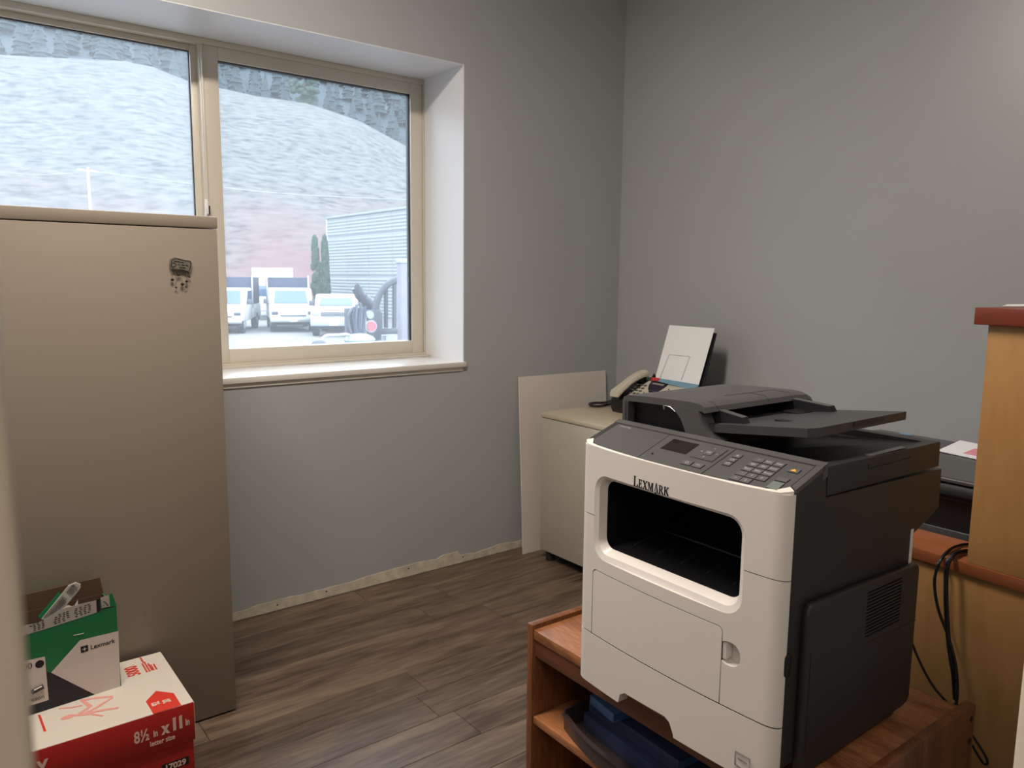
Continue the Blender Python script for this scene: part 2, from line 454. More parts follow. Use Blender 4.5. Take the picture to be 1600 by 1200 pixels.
# ------------------------------------------------------------------ tall filing cabinet (left)
ce = tag(empty('filing_cabinet', (0.075, 2.311, 0)), 'tall taupe metal filing cabinet standing in front of the window', 'cabinet')
CW, CDp, CH = 0.638, 0.615, 1.522
MB().box(0.002, CW - .002, 0.002, .012, 0.006, CH - .036, 0.002).box(0.002, CW - .022, 0.0121, CDp, 0.045, CH - .036, 0.002).build('body', M_cab, ce)
MB().box(0.0, CW, 0, CDp, CH - .034, CH, 0.003).build('top_cap', M_cab, ce)
MB().box(0.004, CW - .004, 0.013, CDp - .01, 0.006, 0.045).build('plinth', M_cab, ce)
for x in (.03, CW - .03):
    for yy in (.03, CDp - .03): MB().cyl((x, yy, 0), (x, yy, .006), .015, 10).build('glide', M_seam, ce)
dm = None
for k in range(4):
    z0 = 0.06 + k * 0.357
    d = MB().box(CW - .021, CW - .004, .014, CDp - .012, z0, z0 + .349, .003).build('drawer', M_cab, ce)
    MB().box(CW - .006, CW - .001, .2, CDp - .2, z0 + .29, z0 + .31, .004).build('drawer_handle', M_alu, d)

# magnet ornament on the cabinet
me_ = tag(empty('fridge_magnet', (0.60, 2.311, 1.38)), 'small pewter plaque magnet with dangling charms on the taupe cabinet', 'magnet')
def mg(px, py, off=0.0):
    p = on_y(px, py, 2.311 - off); return Vector((p.x - .60, p.y - 2.311, p.z - 1.38))
out = [(265.5, 405), (272, 402), (280, 404), (290, 406.5), (297, 407), (299.5, 411), (298.5, 418), (296, 425), (291, 424.5), (284, 422), (272, 422), (267, 420), (264.5, 414)]
P = [mg(x, y_) for x, y_ in out]
MB().poly(P, (0, -1, 0), 0.005).build('plaque', M_pewter, me_)
c = sum(P, Vector()) / len(P)
ins = [c + (p - c) * 0.86 for p in P]
b = MB(); b.tube([p + Vector((0, -.0053, 0)) for p in ins + [ins[0]]], .0009, 5, 2); b.build('rim_line', M_pewterd, me_)
b = MB()
for (x0, y0_, x1, y1_) in ((272, 408, 276, 408.6), (277, 408.5, 281, 409), (282, 409.3, 287, 410), (278, 413, 281, 413.3), (284, 413.8, 288, 414.6), (290, 414, 294, 415.4), (281, 417.6, 284, 418), (285, 418, 290, 418.6)):
    b.tube([mg(x0, y0_, .0056), mg(x1, y1_, .0056)], .0011, 5, 1)
b.build('engraved_marks', M_pewterd, me_)
b = MB(); cc = [mg(271 + 4 * math.cos(a), 413.5 + 3 * math.sin(a), .0056) for a in [i * math.pi / 5 for i in range(11)]]
b.tube(cc, .0007, 5, 1); b.build('engraved_ring', M_pewterd, me_)
for (x0, y0_, x1, y1_, r_) in ((269, 423, 269.3, 437, .0045), (274, 423, 275.3, 449, .003), (279, 424, 279, 429.5, .0042), (282, 424, 285, 444, .005), (291, 426, 291.5, 439.5, .0042), (295, 426, 296.3, 432.5, .0028), (293, 426, 291, 448.5, .0025)):
    ch = MB().tube([mg(x0, y0_, .003), mg((x0 + x1) / 2 + .6, (y0_ + y1_) / 2, .003), mg(x1, y1_, .003)], .0005, 5, 3).build('chain', M_pewter, me_)
    MB().ball(mg(x1, y1_, .004), r_, 1, (1, .7, 1)).build('charm', M_pewterd, ch)

# ------------------------------------------------------------------ paper carton
BX1, BYF, BYB, BT = 0.495, 1.957, 2.292, 0.27
pe = tag(empty('paper_carton', (0.27, 2.12, 0)), 'red and white paper carton on the floor beside the tall cabinet', 'box')
def loc(p): return Vector(p) - Vector((0.27, 2.12, 0))
bx0 = 0.045 - .27; bx1 = BX1 - .27; by0 = BYF - 2.12; by1 = BYB - 2.12
MB().box(bx0 + .004, bx1 - .004, by0 + .004, by1 - .004, 0, BT - .012, .002).build('carton_body', M_red, pe)
lid = MB().box(bx0, bx1, by0, by1, .166, BT - .001, .0022).build('carton_lid', M_red, pe)
b = MB(); b.box(bx0 + .001, bx1 - .001, by0 + .001, by1 - .001, BT - .002, BT, .0006, 1); b.build('white_top', M_cwhite, lid)
MB().box(bx1 - .0005, bx1 + .0012, by0 + .002, by1 - .002, .166, BT - .004).build('white_side', M_cwhite, lid)
def zt(px, py, dz=0.0): return loc(on_z(px, py, BT + dz))
pts = [(140 + x * .1583, 1010 + y_ * .1583) for x, y_ in ((555, 545), (655, 440), (830, 462), (905, 580), (630, 668))]
MB().poly([zt(*p) for p in pts], (0, 0, 1), .0004).build('red_badge', M_redprint, lid)
def top_text(s, px, py, size, m, name='print', bold=0.0):
    return text(name, s, size, m, frame_at(zt(px, py, .0006), (0, 1, 0), (-1, 0, 0)), lid, .0002, bold, .7)
top_text('5000', 140 + 428 * .1583, 1010 + 243 * .1583, .044, M_redprint, 'number_print', .0012)
top_text('92', 140 + 655 * .1583, 1010 + 565 * .1583, .026, M_cwhite, 'badge_print', .0008)
top_text('20', 140 + 762 * .1583, 1010 + 538 * .1583, .026, M_cwhite, 'badge_print', .0008)
b = MB()   # unreadably small lines of print
for i, (x, y_, L_) in enumerate(((515, 135, .04), (545, 215, .055), (570, 205, .06), (595, 200, .05), (620, 210, .035), (650, 205, .03), (632, 520, .02), (790, 500, .024), (812, 505, .02))):
    p = zt(140 + x * .1583, 1010 + y_ * .1583, .0003)
    if i >= 6: continue
    k = 0; yy = -L_ / 2
    while yy < L_ / 2:
        w_ = random.uniform(.004, .010); b.box(p.x - .0022, p.x + .0022, p.y + yy, p.y + yy + w_, p.z, p.z + .0004); yy += w_ + .002
ob = b.build('small_print', M_redprint, lid); ob['kind'] = 'stuff'
b = MB()   # pale brush-stroke figure
def z4(x, y_): return zt(x * .26667, 880 + y_ * .26667, .0002)
def stroke(pl, w):
    for (x0, y0_), (x1, y1_) in zip(pl, pl[1:]):
        a, c_ = z4(x0, y0_), z4(x1, y1_); d = (c_ - a).normalized(); n = Vector((-d.y, d.x, 0)) * w
        a = a - d * w * .5; c_ = c_ + d * w * .5
        stroke.k = getattr(stroke, 'k', 0) + 1; up = Vector((0, 0, .00004 * stroke.k))
        b.poly([a - n, c_ - n * .7, c_ + n * .7, a + n], (0, 0, 1), .0004 + up.z)
stroke([(470, 880), (530, 840), (480, 805), (560, 790), (655, 782)], .0052)
stroke([(440, 892), (540, 885), (600, 895)], .0036)
stroke([(480, 890), (560, 850), (655, 790)], .0045)
stroke([(510, 880), (600, 862), (690, 848)], .0052)
stroke([(350, 852), (420, 846), (480, 835)], .003)
h0 = z4(398, 902); b.poly([h0 + Vector((.016 * math.cos(a), .010 * math.sin(a), 0)) for a in [i * math.pi / 8 for i in range(16)]], (0, 0, 1), .0004)
b.build('figure_print', M_pinkprint, lid)
MB().poly([z4(222, 890), z4(236, 888), z4(272, 984), z4(256, 988)], (0, 0, 1), .0003).build('side_print', M_redprint, lid)
fy = by0 - .0006
def ft(px, py, y_=BYF): p = loc(on_y(px, py, y_)); return p
for s, px, py, sz, bo, sq in (('8½', 222, 1151, .042, .0010, .66), ('in', 243, 1146, .024, .0010, .62), ('x', 258.5, 1138, .042, .0022, .66), ('11', 277.5, 1130.5, .042, .0030, .72), ('in', 293, 1128, .024, .0010, .62)):
    p = ft(px, py); text('front_print', s, sz, M_txtpale, frame_at((p.x, fy, p.z), (1, 0, 0), (0, 0, 1)), lid, .0002, bo, sq)
p = ft(254, 1157); text('front_print', 'letter size', .0185, M_txtpale, frame_at((p.x, fy, p.z), (1, 0, 0), (0, 0, 1)), lid, .0002, .0004, .8)
p = ft(66, 1193); text('front_print', 'y', .05, M_txtpale, frame_at((p.x, fy, p.z), (1, 0, 0), (0, 0, 1)), lid, .0002, .001)
p = ft(276, 1195, BYF + .004); bz = p.z
MB().box(p.x - .035, p.x + .030, by0 + .0034, by0 + .0042, bz - .009, bz + .013).build('black_label', M_cblack, pe)
text('label_print', '17029', .021, M_txtpale, frame_at((p.x - .003, by0 + .0032, bz + .001), (1, 0, 0), (0, 0, 1)), pe, .0002, .0006)

# ------------------------------------------------------------------ green toner carton on the paper carton
ge = tag(empty('toner_carton', (0.363, 2.15, 0.2705), math.radians(5)), 'open green, white and black cardboard box on top of the paper carton', 'box')
GW, GD, GH = .30, .118, .222
gx, gy = Vector((math.cos(math.radians(5)), math.sin(math.radians(5)), 0)), Vector((-math.sin(math.radians(5)), math.cos(math.radians(5)), 0))
g0 = Vector((0.363, 2.15, 0.2705))
def gl_(px, py, off=0.0):
    p = on_plane(px, py, g0 - gy * off, gy) - g0; return Vector((p.dot(gx), p.dot(gy), p.z))
b = MB(); T = .003
b.box(-GW, 0, 0, T, 0, GH); b.box(-GW, 0, GD - T, GD, 0, GH); b.box(-GW, -GW + T, T, GD - T, 0, GH); b.box(-T, 0, T, GD - T, 0, GH); b.box(-GW, 0, T, GD - T, 0, T)
b.build('box_body', M_cgreen, ge)
MB().box(-GW + T, -T, GD - T - .0012, GD - T - .0002, T, GH).box(-T - .0012, -T - .0002, T, GD - T - .002, T, GH).build('inner_lining', M_kraft, ge)
MB().prism([(-GW, GH), (0, GH), (-.006, GH + .046), (-GW + .006, GH + .046)], 'y', GD - T, GD).build('back_flap', M_kraft, ge)
def gpoly(name, pts, m, n=(0, -1, 0), th=.0004, off=0.0):
    return MB().poly([gl_(*p, off) for p in pts], n, th).build(name, m, ge)
gpoly('white_panel', [(185, 986), (125, 1000.5), (80, 1051), (148, 1085), (188, 1072.5)], M_cgrey)
A = [gl_(80, 1051), gl_(148, 1085)]
b = MB(); q1 = gl_(148, 1085); q0 = gl_(80, 1051)
b.poly([q0, q1, Vector((q1.x, 0, .0006)), Vector((-GW, 0, .0006)), Vector((-GW, 0, q0.z + .03)), Vector((q0.x - .02, 0, q0.z + .012))], (0, -1, 0), .0003).build('black_panel', M_cblack, ge)
gpoly('white_label', [(30, 1035), (70, 1026), (76, 1093.5), (36, 1106)], M_cgrey, (0, -1, 0), .0006)
b = MB(); c_ = gl_(62, 1037.5, .0007); b.poly([c_ + Vector((.0098 * math.cos(a), 0, .0098 * math.sin(a))) for a in [i * math.pi / 10 for i in range(20)]], (0, -1, 0), .0003); b.build('black_dot', M_cblack, ge)
text('label_print', '00', .021, M_cblack, frame_at(gl_(43, 1042, .0009), (1, 0, -.02), (0, 0, 1)), ge, .0002)
text('label_print', 'reson', .015, M_ink, frame_at(gl_(57, 1091.5, .0009), (1, 0, 0), (0, 0, 1)), ge, .0002)
b = MB(); b.tube([gl_(49, 1082, .001), gl_(60, 1076, .001), gl_(68, 1072, .001)], .0065, 6, 2); b.build('cartridge_icon', M_cblack, ge)
b = MB(); b.tube([gl_(53, 1078.5, .0072), gl_(65, 1072.5, .0072)], .002, 5, 1); b.build('cartridge_icon', M_cgrey, ge)
text('brand_print', 'Lexmark', .0165, M_logo, frame_at(gl_(160.5, 1006.5, .0006), (1, 0, 0), (0, 0, 1)), ge, .0002, .0002)
c_ = gl_(132, 1014, .0007)
MB().box(c_.x - .0085, c_.x + .0085, c_.y - .0003, c_.y, c_.z - .0085, c_.z + .0085).build('brand_square', M_cblack, ge)
st = []
for i in range(8):
    rr = .0062 if i % 2 == 0 else .0016; a = i * math.pi / 4; st.append(c_ + Vector((rr * math.cos(a), -.0004, rr * math.sin(a))))
MB().poly(st, (0, -1, 0), .0003).build('brand_star', M_cgrey, ge)
MB().tube([gl_(115, 993, .0006), gl_(131, 989.5, .0006)], .0007, 5, 1).build('arrow_mark', M_cgrey, ge)
# torn wrapping printed lining folded over the front edge
fz = GH
b = MB()
b.poly([gl_(34, 978), gl_(60, 973), gl_(70, 967), gl_(95, 952), gl_(120, 945), gl_(150, 938), gl_(151, 957), gl_(120, 967), gl_(80, 980), gl_(34, 994)], (0, -1, 0), .0008)
lin_ = b.build('wrapper_edge', M_strip, ge)
b = MB()
for row in range(5):
    for k in range(16):
        u = (k + random.uniform(-.2, .2)) / 16; px = 40 + u * 106; py = 984 - u * 36 + (row - 2) * 3.0
        if 0.20 < (u * 3) % 1 < 0.9 and not (py < 962 and px < 92):
            p = gl_(px, py, .0009); b.box(p.x - .0028, p.x + .0028, p.y - .0003, p.y, p.z - .0012, p.z + .0012)
o_ = b.build('small_print', M_ink, lin_, False); o_['kind'] = 'stuff'
gpoly('black_bars', [(151, 937), (156, 935.5), (156.5, 955), (152, 957)], M_cblack, (0, -1, 0), .0006)
gpoly('green_flap', [(156, 935), (175, 927), (182, 946), (157, 951)], M_cgreen, (0, -1, 0), .0009)
gpoly('sticker', [(157, 934), (170, 929.5), (171.5, 947), (159, 950)], M_strip, (0, -1, 0), .0016)
b = MB()
for i in range(4):
    for k in range(4):
        if (i * 3 + k * 5) % 4 < 2:
            p = gl_(162 + k * 2, 940 + i * 2, .0018); b.box(p.x - .0012, p.x + .0012, p.y - .0003, p.y, p.z - .0012, p.z + .0012)
b.build('sticker_marks', M_ink, ge, False)
# the crumpled foil strip sticking out of the box
se = tag(empty('foil_strip', (0.30, 2.2, 0.47)), 'grey printed foil packing strip poking out of the green box', 'wrapper')
def sp(px, py, y_): return on_y(px, py, y_) - Vector((0.30, 2.2, 0.47))
A = [sp(65, 968, 2.175), sp(107, 916, 2.20), sp(118, 911, 2.205), sp(126, 914, 2.207), sp(126, 918, 2.207), sp(122, 924, 2.205), sp(80, 974, 2.175)]
strip_ = MB().loft(A, [p + Vector((.001, .006, .001)) for p in A]).build('strip_body', M_strip, se)
A = [sp(60, 964, 2.19), sp(92, 926, 2.215), sp(98, 930, 2.215), sp(68, 970, 2.19)]
MB().loft(A, [p + Vector((0, .004, 0)) for p in A]).build('green_back', M_cgreen, se)
b = MB()
for i in range(34):
    t_ = i / 34.0
    if 0.62 < t_ < 0.74: continue
    cx_, cy_ = 73 + t_ * 47, 967 - t_ * 52
    a0 = sp(cx_ - 5, cy_ - 3.4, 2.170 + .033 * t_); a1 = sp(cx_ + 5, cy_ + 3.4, 2.170 + .033 * t_)
    b.tube([a0, a0.lerp(a1, random.uniform(.7, 1))], .0006, 4, 1)
o_ = b.build('small_print', M_ink, strip_, False); o_['kind'] = 'stuff'
ce2 = tag(empty('foil_scrap', (0.30, 2.185, 0.47)), 'crumpled pale foil scrap lying in the mouth of the green box', 'wrapper')
def sp2(px, py, y_): return on_y(px, py, y_) - Vector((0.30, 2.185, 0.47))
A = [sp2(92, 958, 2.18), sp2(104, 948, 2.185), sp2(114, 950, 2.19), sp2(122, 940, 2.19), sp2(121, 952, 2.18), sp2(108, 960, 2.175), sp2(96, 964, 2.175)]
MB().loft(A, [p + Vector((.002, .01 * ((i % 2) + .4), .001)) for i, p in enumerate(A)]).build('foil_sheet', M_strip, ce2, False)
# ------------------------------------------------------------------ leaning board and putty cabinet
A = [Vector((2.306, 2.868, 0.0)), Vector((2.90, 2.868, 0.0)), Vector((2.914, 2.938, .874)), Vector((2.322, 2.938, .878))]
lb = MB().loft(A, [p + Vector((0, .006, .0)) for p in A]).build('leaning_board', M_board, None, False)
tag(lb, 'plain white board leaning on the grey wall behind the putty cabinet', 'board')

pc = tag(empty('side_cabinet', (2.337, 1.86, 0)), 'low putty-coloured metal cabinet in the corner carrying the fax machine', 'cabinet')
W2, D2 = .64, .917
MB().box(0, W2, 0, D2, .05, .700, .002).build('body', M_beige, pc)
MB().box(-.003, W2, -.003, D2 + .003, .703, .725, .003).build('top', M_beigetop, pc)
b = MB(); b.box(.004, W2 - .01, .004, D2 - .004, .699, .704); b.build('top_seam', M_seam, pc)
b = MB(); b.box(.05, W2 - .02, .03, D2 - .05, .018, .05)
b.build('plinth', M_seam, pc)
for x in (.03, W2 - .05):
    for yy in (.05, D2 - .045): MB().cyl((x, yy, 0), (x, yy, .05), .022, 12).build('foot', M_seam, pc)
for k in range(2):
    d = MB().box(.012, W2 - .012, -.018, -.001, .06 + .32 * k, .372 + .32 * k, .003).build('drawer', M_beige, pc)
    MB().box(.24, W2 - .24, -.028, -.014, .33 + .32 * k, .35 + .32 * k, .004).build('drawer_handle', M_alu, d)

# ------------------------------------------------------------------ fax machine
FX0, FYL = 2.62, 2.600
fe = tag(empty('fax_machine', (FX0, FYL, 0.7255)), 'off-white and navy desktop fax machine with handset on the putty cabinet', 'fax machine')
f0 = Vector((FX0, FYL, 0.7255))
# local x: depth from front, local y: 0 at left edge, negative to the right
FW = .46
b = MB(); b.prism([(0.01, 0), (.27, 0), (.29, .10), (.24, .155), (.17, .15), (.0, .068), (.0, .02)], 'y', -FW, 0, .006)
b.build('base', M_pblack, fe)
def fp(px, py, h=0.0):   # sloped console plane
    n = Vector((-.42, 0, 1)).normalized()
    p = on_plane(px, py, f0 + Vector((0, 0, .080)) + n * h, n); return p - f0
n_f = Vector((-.42, 0, 1)).normalized()
b = MB(); A = [fp(975, 618), fp(1000, 593.5), fp(1018, 594)]
zf = lambda x: .080 + .42 * x
A = [Vector((.004, -.088, zf(.004))), Vector((.004, -FW + .004, zf(.004))), Vector((.155, -FW + .012, zf(.155))), Vector((.165, -.20, zf(.165))), Vector((.162, -.092, zf(.162)))]
b.loft([p - n_f * .028 for p in A], A); b.build('console', M_faxw, fe)
# handset
hs = MB()
hx = [(-.025, .093), (.02, .118), (.08, .150), (.14, .172), (.185, .178)]
for (x0, z0), (x1, z1) in zip(hx, hx[1:]):
    pass
secs = []
t = bmesh.new(); rings = []
for i, (x, z) in enumerate(hx):
    w_ = (.030, .026, .024, .026, .030)[i]; h_ = (.020, .016, .014, .016, .018)[i]
    rings.append([t.verts.new((x + .0, -.043 + cy * w_, z + cz * h_)) for cy, cz in ((-1, -.8), (-1, .4), (-.6, 1), (.6, 1), (1, .4), (1, -.8))])
for a_, b_ in zip(rings, rings[1:]):
    for k in range(6): t.faces.new((a_[k], a_[(k + 1) % 6], b_[(k + 1) % 6], b_[k]))
t.faces.new(rings[0]); t.faces.new(rings[-1][::-1]); bmesh.ops.recalc_face_normals(t, faces=t.faces)
bmesh.ops.bevel(t, geom=t.edges[:], offset=.004, segments=2, affect='EDGES')
hs.merge(t); hobj = hs.build('handset', M_faxw, fe)
b = MB(); b.cyl((.0, -.043, .066), (.006, -.043, .096), .022, 14); b.cyl((.16, -.043, .14), (.16, -.043, .168), .026, 14); b.box(.02, .16, -.068, -.018, .06, .112, .008)
b.build('handset_cradle', M_pblack, fe)
# keypad 3 x 4
kx = [(635, 810), (605, 840), (575, 870), (548, 902)]
for (x, y_) in kx:
    for k in range(3):
        p = fp(910 + (x + k * 41) * .1375, 490 + (y_ + k * 6) * .1375, .001)
        MB().box(-.0055, .0055, -.0075, .0075, 0, .004, .0015, 1, frame_at(p, (1, 0, .42), (0, 1, 0))).build('key', M_faxk, fe)
b = MB(); P_ = [fp(910 + x * .1375, 490 + y_ * .1375, .0008) for x, y_ in ((788, 775), (985, 800), (940, 840), (860, 890), (800, 912), (755, 895), (745, 850), (760, 805))]
b.loft(P_, [p + n_f * .0016 for p in P_]); b.build('display_panel', M_faxn, fe)
P_ = [fp(910 + x * .1375, 490 + y_ * .1375, .0026) for x, y_ in ((800, 785), (930, 805), (918, 822), (792, 800))]
MB().loft(P_, [p + n_f * .0008 for p in P_]).build('display', M_strip, fe)
for x, y_ in ((770, 872), (795, 878), (820, 886), (775, 896), (700, 898), (980, 862), (1045, 872), (950, 880)):
    MB().ball(fp(910 + x * .1375, 490 + y_ * .1375, .003), .0052, 1, (1, 1, .5)).build('button', M_alu if x < 900 and x > 720 else M_faxk, fe)
# paper support, blue strip, red tab
def fx(px, py, x): return on_x(px, py, x) - f0
pb = [(1024, 590, 2.785), (1091, 604, 2.785), (1116.5, 513, 2.862), (1046, 508, 2.862)]
A = [fx(*p) for p in pb]
nn_ = (A[2] - A[3]).cross(A[0] - A[3]).normalized()
if nn_.x < 0: nn_ = -nn_
A[1] = on_plane(1091, 604, f0 + A[0], nn_) - f0
sup = [A[0] + Vector((0, .008, -.03)), A[1] + Vector((0, -.016, -.03)), A[2] + Vector((0, -.006, -.02)), A[3] + Vector((0, -.006, -.02))]
MB().loft([p + nn_ * .004 for p in sup], [p + nn_ * .012 for p in sup]).build('paper_support', M_pblack, fe)
q = [fx(1033, 591.5, 2.775), fx(1091, 601, 2.775), fx(1088, 611, 2.765), fx(1027, 595.5, 2.765)]
MB().loft(q, [p + nn_ * .006 for p in q]).build('blue_strip', M_bluestrip, fe)
q = [fx(1019, 589, 2.772), fx(1031, 591, 2.772), fx(1029, 595.5, 2.765), fx(1017, 594.5, 2.765)]
MB().loft(q, [p + nn_ * .006 for p in q]).build('red_tab', M_redtab, fe)
b = MB(); b.loft([fx(1022, 583, 2.80), fx(1026, 590, 2.80), fx(1016, 594, 2.78), fx(1019, 588, 2.78)], [fx(1022, 583, 2.83), fx(1026, 590, 2.83), fx(1016, 594, 2.81), fx(1019, 588, 2.81)])
b.build('side_guide', M_pblack, fe)
cord = [(963, 618, .10), (959, 624, .12), (955, 629, .14), (965, 628, .12), (950, 632, .10), (935, 634.5, .06), (924, 633.5, .04), (921, 631, .05), (930, 629.5, .07), (945, 629, .12), (962, 624, .16)]
P_ = []
for px, py, dx in cord:
    if py > 628: P_.append(on_z(px, py, .735) - f0)
    else: P_.append(on_x(px, py, FX0 + dx * .6) - f0)
MB().tube(P_, .0062, 8, 4).build('handset_cord', M_cable, fe)

# sheet of paper standing in the fax
ps = empty('paper_sheet', f0 + A[0]); tag(ps, 'white sheet with an outlined rectangle standing in the fax paper support', 'paper')
Bq = [p - A[0] for p in A]
MB().loft(Bq, [p + nn_ * .0012 for p in Bq]).build('sheet', M_paper, ps, False)
b = MB(); out = [(910 + x * .1375, 490 + y_ * .1375) for x, y_ in ((885, 728), (985, 466), (1220, 490), (1124, 756))]
L_ = []
for p in out:
    w_ = on_plane(p[0], p[1], f0 + A[0] - nn_ * .0008, nn_) - f0 - A[0]; L_.append(w_)
b.tube(L_, .0009, 4, 1); b.build('outline_print', M_ink, ps)

# ------------------------------------------------------------------ multifunction printer
TH = math.radians(-1.0)
P0 = Vector((1.039, .643, .56))
pr = tag(empty('office_printer', P0, TH), 'large white and charcoal multifunction laser printer on the oak cart', 'printer')
W = .474
def curve(t): return -0.012 * (1 - ((t - W / 2) / (W / 2)) ** 2)
def plan(depth, inset=0.0, rad=.026):
    """closed plan outline of the bulging front shell"""
    t0, t1 = inset, W - inset
    ts = [t0 + rad * (1 - math.cos(k * math.pi / 20)) for k in range(10)]
    m = [t0 + rad + (t1 - t0 - 2 * rad) * k / 36 for k in range(37)]
    ts = ts + m + [t1 - (q - t0) for q in ts[::-1]]
    P = []
    for t_ in ts:
        e = min(t_ - t0, t1 - t_)
        ro = rad - math.sqrt(max(0, rad * rad - (rad - e) ** 2)) if e < rad else 0
        P.append((curve(t_) + ro * .55 + inset, t_))
    return P + [(depth, t1), (depth, t0)]
def shell(name, z0, z1, m, depth=.0165, cut=None, bev=.0018):
    o = MB().prism(plan(depth), 'z', z0, z1).build(name, m, pr, False)
    return o
def cutter(pts, a, b_, axis='x', bev=0):
    return MB().prism(pts, axis, a, b_, bev).build('cutter', M_seam)
cav = rrect(.0725, .4285, .243, .4135, .034)
def intersect(o, c):
    md = o.modifiers.new('i', 'BOOLEAN'); md.operation = 'INTERSECT'; md.solver = 'EXACT'; md.object = c; c.parent = o.parent
    bpy.context.view_layer.update()
    mm = bpy.data.meshes.new_from_object(o.evaluated_get(bpy.context.evaluated_depsgraph_get())); o.modifiers.clear(); o.data = mm; bpy.data.objects.remove(c)
    return o
up = shell('front_bezel', .3275, .4655, M_pwhite)
boolean(up, [cutter(cav, -.1, .2)], False)
lo = shell('front_cover', .0812, .3257, M_pwhite)
door = rrect(.105, .430, .04, .2175, .010)
boolean(lo, [cutter(cav, -.1, .2), cutter(door, -.1, .02), cutter(rrect(.070, .112, .155, .196, .018), -.1, .012)], False)
dp = intersect(MB().prism(plan(.0162), 'z', .0812, .30).build('front_door', M_pwhite, pr, False), cutter(rrect(.1070, .4280, .060, .2155, .009), -.1, .025))
MB().prism(rrect(.098, .108, .160, .192, .004), 'x', -.006, .012, .002).build('door_latch', M_pwhite, pr)
intersect(MB().prism(plan(.0164, .0020), 'z', .0812, .30).build('door_gap_shade', M_seam, pr, False), cutter(rrect(.1052, .4298, .060, .2173, .0095), -.1, .0195))  # dark sheet set around the door, stands in for shade in its gap
for z_, ca in ((.0780, None), (.3250, .0715), (.3250, .4295)):
  sg = MB().prism(plan(.0163, .0014), 'z', z_, z_ + .0035).build('seam_gap_shade', M_seam, pr, False)  # dark slab between the covers in place of the seam's shade
  if ca: boolean(sg, [cutter([(ca, .2), (W + .1, .2), (W + .1, .5), (ca, .5)] if ca < .1 else [(-.1, .2), (ca, .2), (ca, .5), (-.1, .5)], -.1, .2)], False)
# chamfered lip around the paper exit
oo = rrect(.0722, .4288, .2427, .4138, .034, 8); ii = rrect(.0880, .4110, .2640, .4020, .022, 8)
t = bmesh.new()
r0 = [t.verts.new((curve(p[0]) + .0002, p[0], p[1])) for p in oo]
rm = [t.verts.new((curve((p[0] * .6 + q_[0] * .4)) + .0045, p[0] * .45 + q_[0] * .55, p[1] * .45 + q_[1] * .55)) for p, q_ in zip(oo, ii)]
r1 = [t.verts.new((.014, p[0], p[1])) for p in ii]
r3 = [t.verts.new((.020, p[0], p[1])) for p in oo]
n_ = len(oo)
for a_, b_ in ((r0, rm), (rm, r1), (r1, r3), (r3, r0)):
    for k in range(n_): t.faces.new((a_[k], a_[(k + 1) % n_], b_[(k + 1) % n_], b_[k]))
bmesh.ops.recalc_face_normals(t, faces=t.faces)
b = MB(); b.merge(t); lp = b.build('exit_lip', M_pwhite, pr)
# paper drawer with a hand notch
tray_ = shell('paper_drawer', -.029, .0785, M_pwhite)
notch = [(.197, -.06), (.200, -.024), (.210, -.004), (.222, .002), (.325, -.001), (.338, -.010), (.352, -.060)]
boolean(tray_, [cutter(notch, -.2, .2), cutter([(-.02, -.03), (.04, .022), (.04, -.06), (-.02, -.06)], .205, .335, 'y')], False)
MB().box(.10, .30, .03, W - .03, -.020, .07).build('drawer_box', M_pdark, pr)
MB().box(-.0022, .001, .441, .451, .016, .036, .0006).build('level_window', M_strip, pr)
MB().box(-.0028, .001, .4425, .4445, .019, .033, .0003).build('level_mark', M_ink, pr)
for (t_, z_) in ((.055, .0),):
    b = MB(); b.tube([(-.0062, t_ - .014, z_ - .012), (-.0072, t_ + .014, z_ - .012), (-.0072, t_ + .014, z_ + .012), (-.0062, t_ - .014, z_ + .012), (-.0062, t_ - .014, z_ - .012)], .0009, 4, 1)
    b.tube([(-.0066, t_ - .009, z_ + .002), (-.0066, t_ + .009, z_ + .002)], .0008, 4, 1); b.build('tray_mark', M_ink, pr)
for t_ in (.06, W - .06):
    for s_ in (.09, .36): MB().cyl((s_, t_, -.0302), (s_, t_, -.02), .018, 14).build('foot', M_pdark, pr)
# charcoal body
side = [(.040, -.026), (.040, .4655), (.010, .4655), (.010, .4685), (.088, .4985), (.098, .4985), (.487, .4935), (.4875, .4435), (.102, .4475), (.102, .4445), (.502, .4400), (.502, .362), (.470, .350), (.402, .325), (.402, -.010), (.385, -.026)]
def body_pts(p): return p
side_low = [(.10, -.026), (.10, .006), (.0168, .006), (.0168, .4655), (.012, .4665), (.088, .4975), (.098, .4975), (.102, .447), (.500, .4385), (.502, .362), (.470, .350), (.402, .325), (.402, -.010), (.385, -.026)]
bd = MB().prism(side_low, 'y', .0008, W - .0008, .0012).build('body', M_pdark, pr)
cavcut = MB().prism([(-.1, .2635), (.027, .2635), (.30, .315), (.30, .39), (.027, .4025), (-.1, .4025)], 'y', .087, .412).build('cutter', M_seam)
boolean(bd, [cavcut])
b = MB(); b.prism([(.016, .2642), (.027, .2650), (.299, .316), (.299, .389), (.016, .4010), (.016, .4018), (.2995, .3895), (.2995, .3150), (.027, .2640), (.016, .2632)], 'y', .0875, .4115)
b.box(.016, .2995, .0885, .0895, .2645, .4015); b.box(.016, .2995, .4095, .4105, .2645, .4015)
b.build('exit_liner', M_pblack, pr)
b = MB()
for k, t_ in enumerate((.13, .19, .25, .31, .37)):
    b.prism([(.05, .2690), (.29, .3140), (.29, .3165), (.06, .2730)], 'y', t_, t_ + .004, .0008)
b.build('exit_rib', M_pblack2, pr)
b = MB(); b.box(.12, .135, .13, .36, .288, .293, .002); b.build('exit_flap', M_pblack2, pr)
MB().box(.2, .26, .10, .13, .330, .335, .001).build('exit_guide', M_alu, pr)
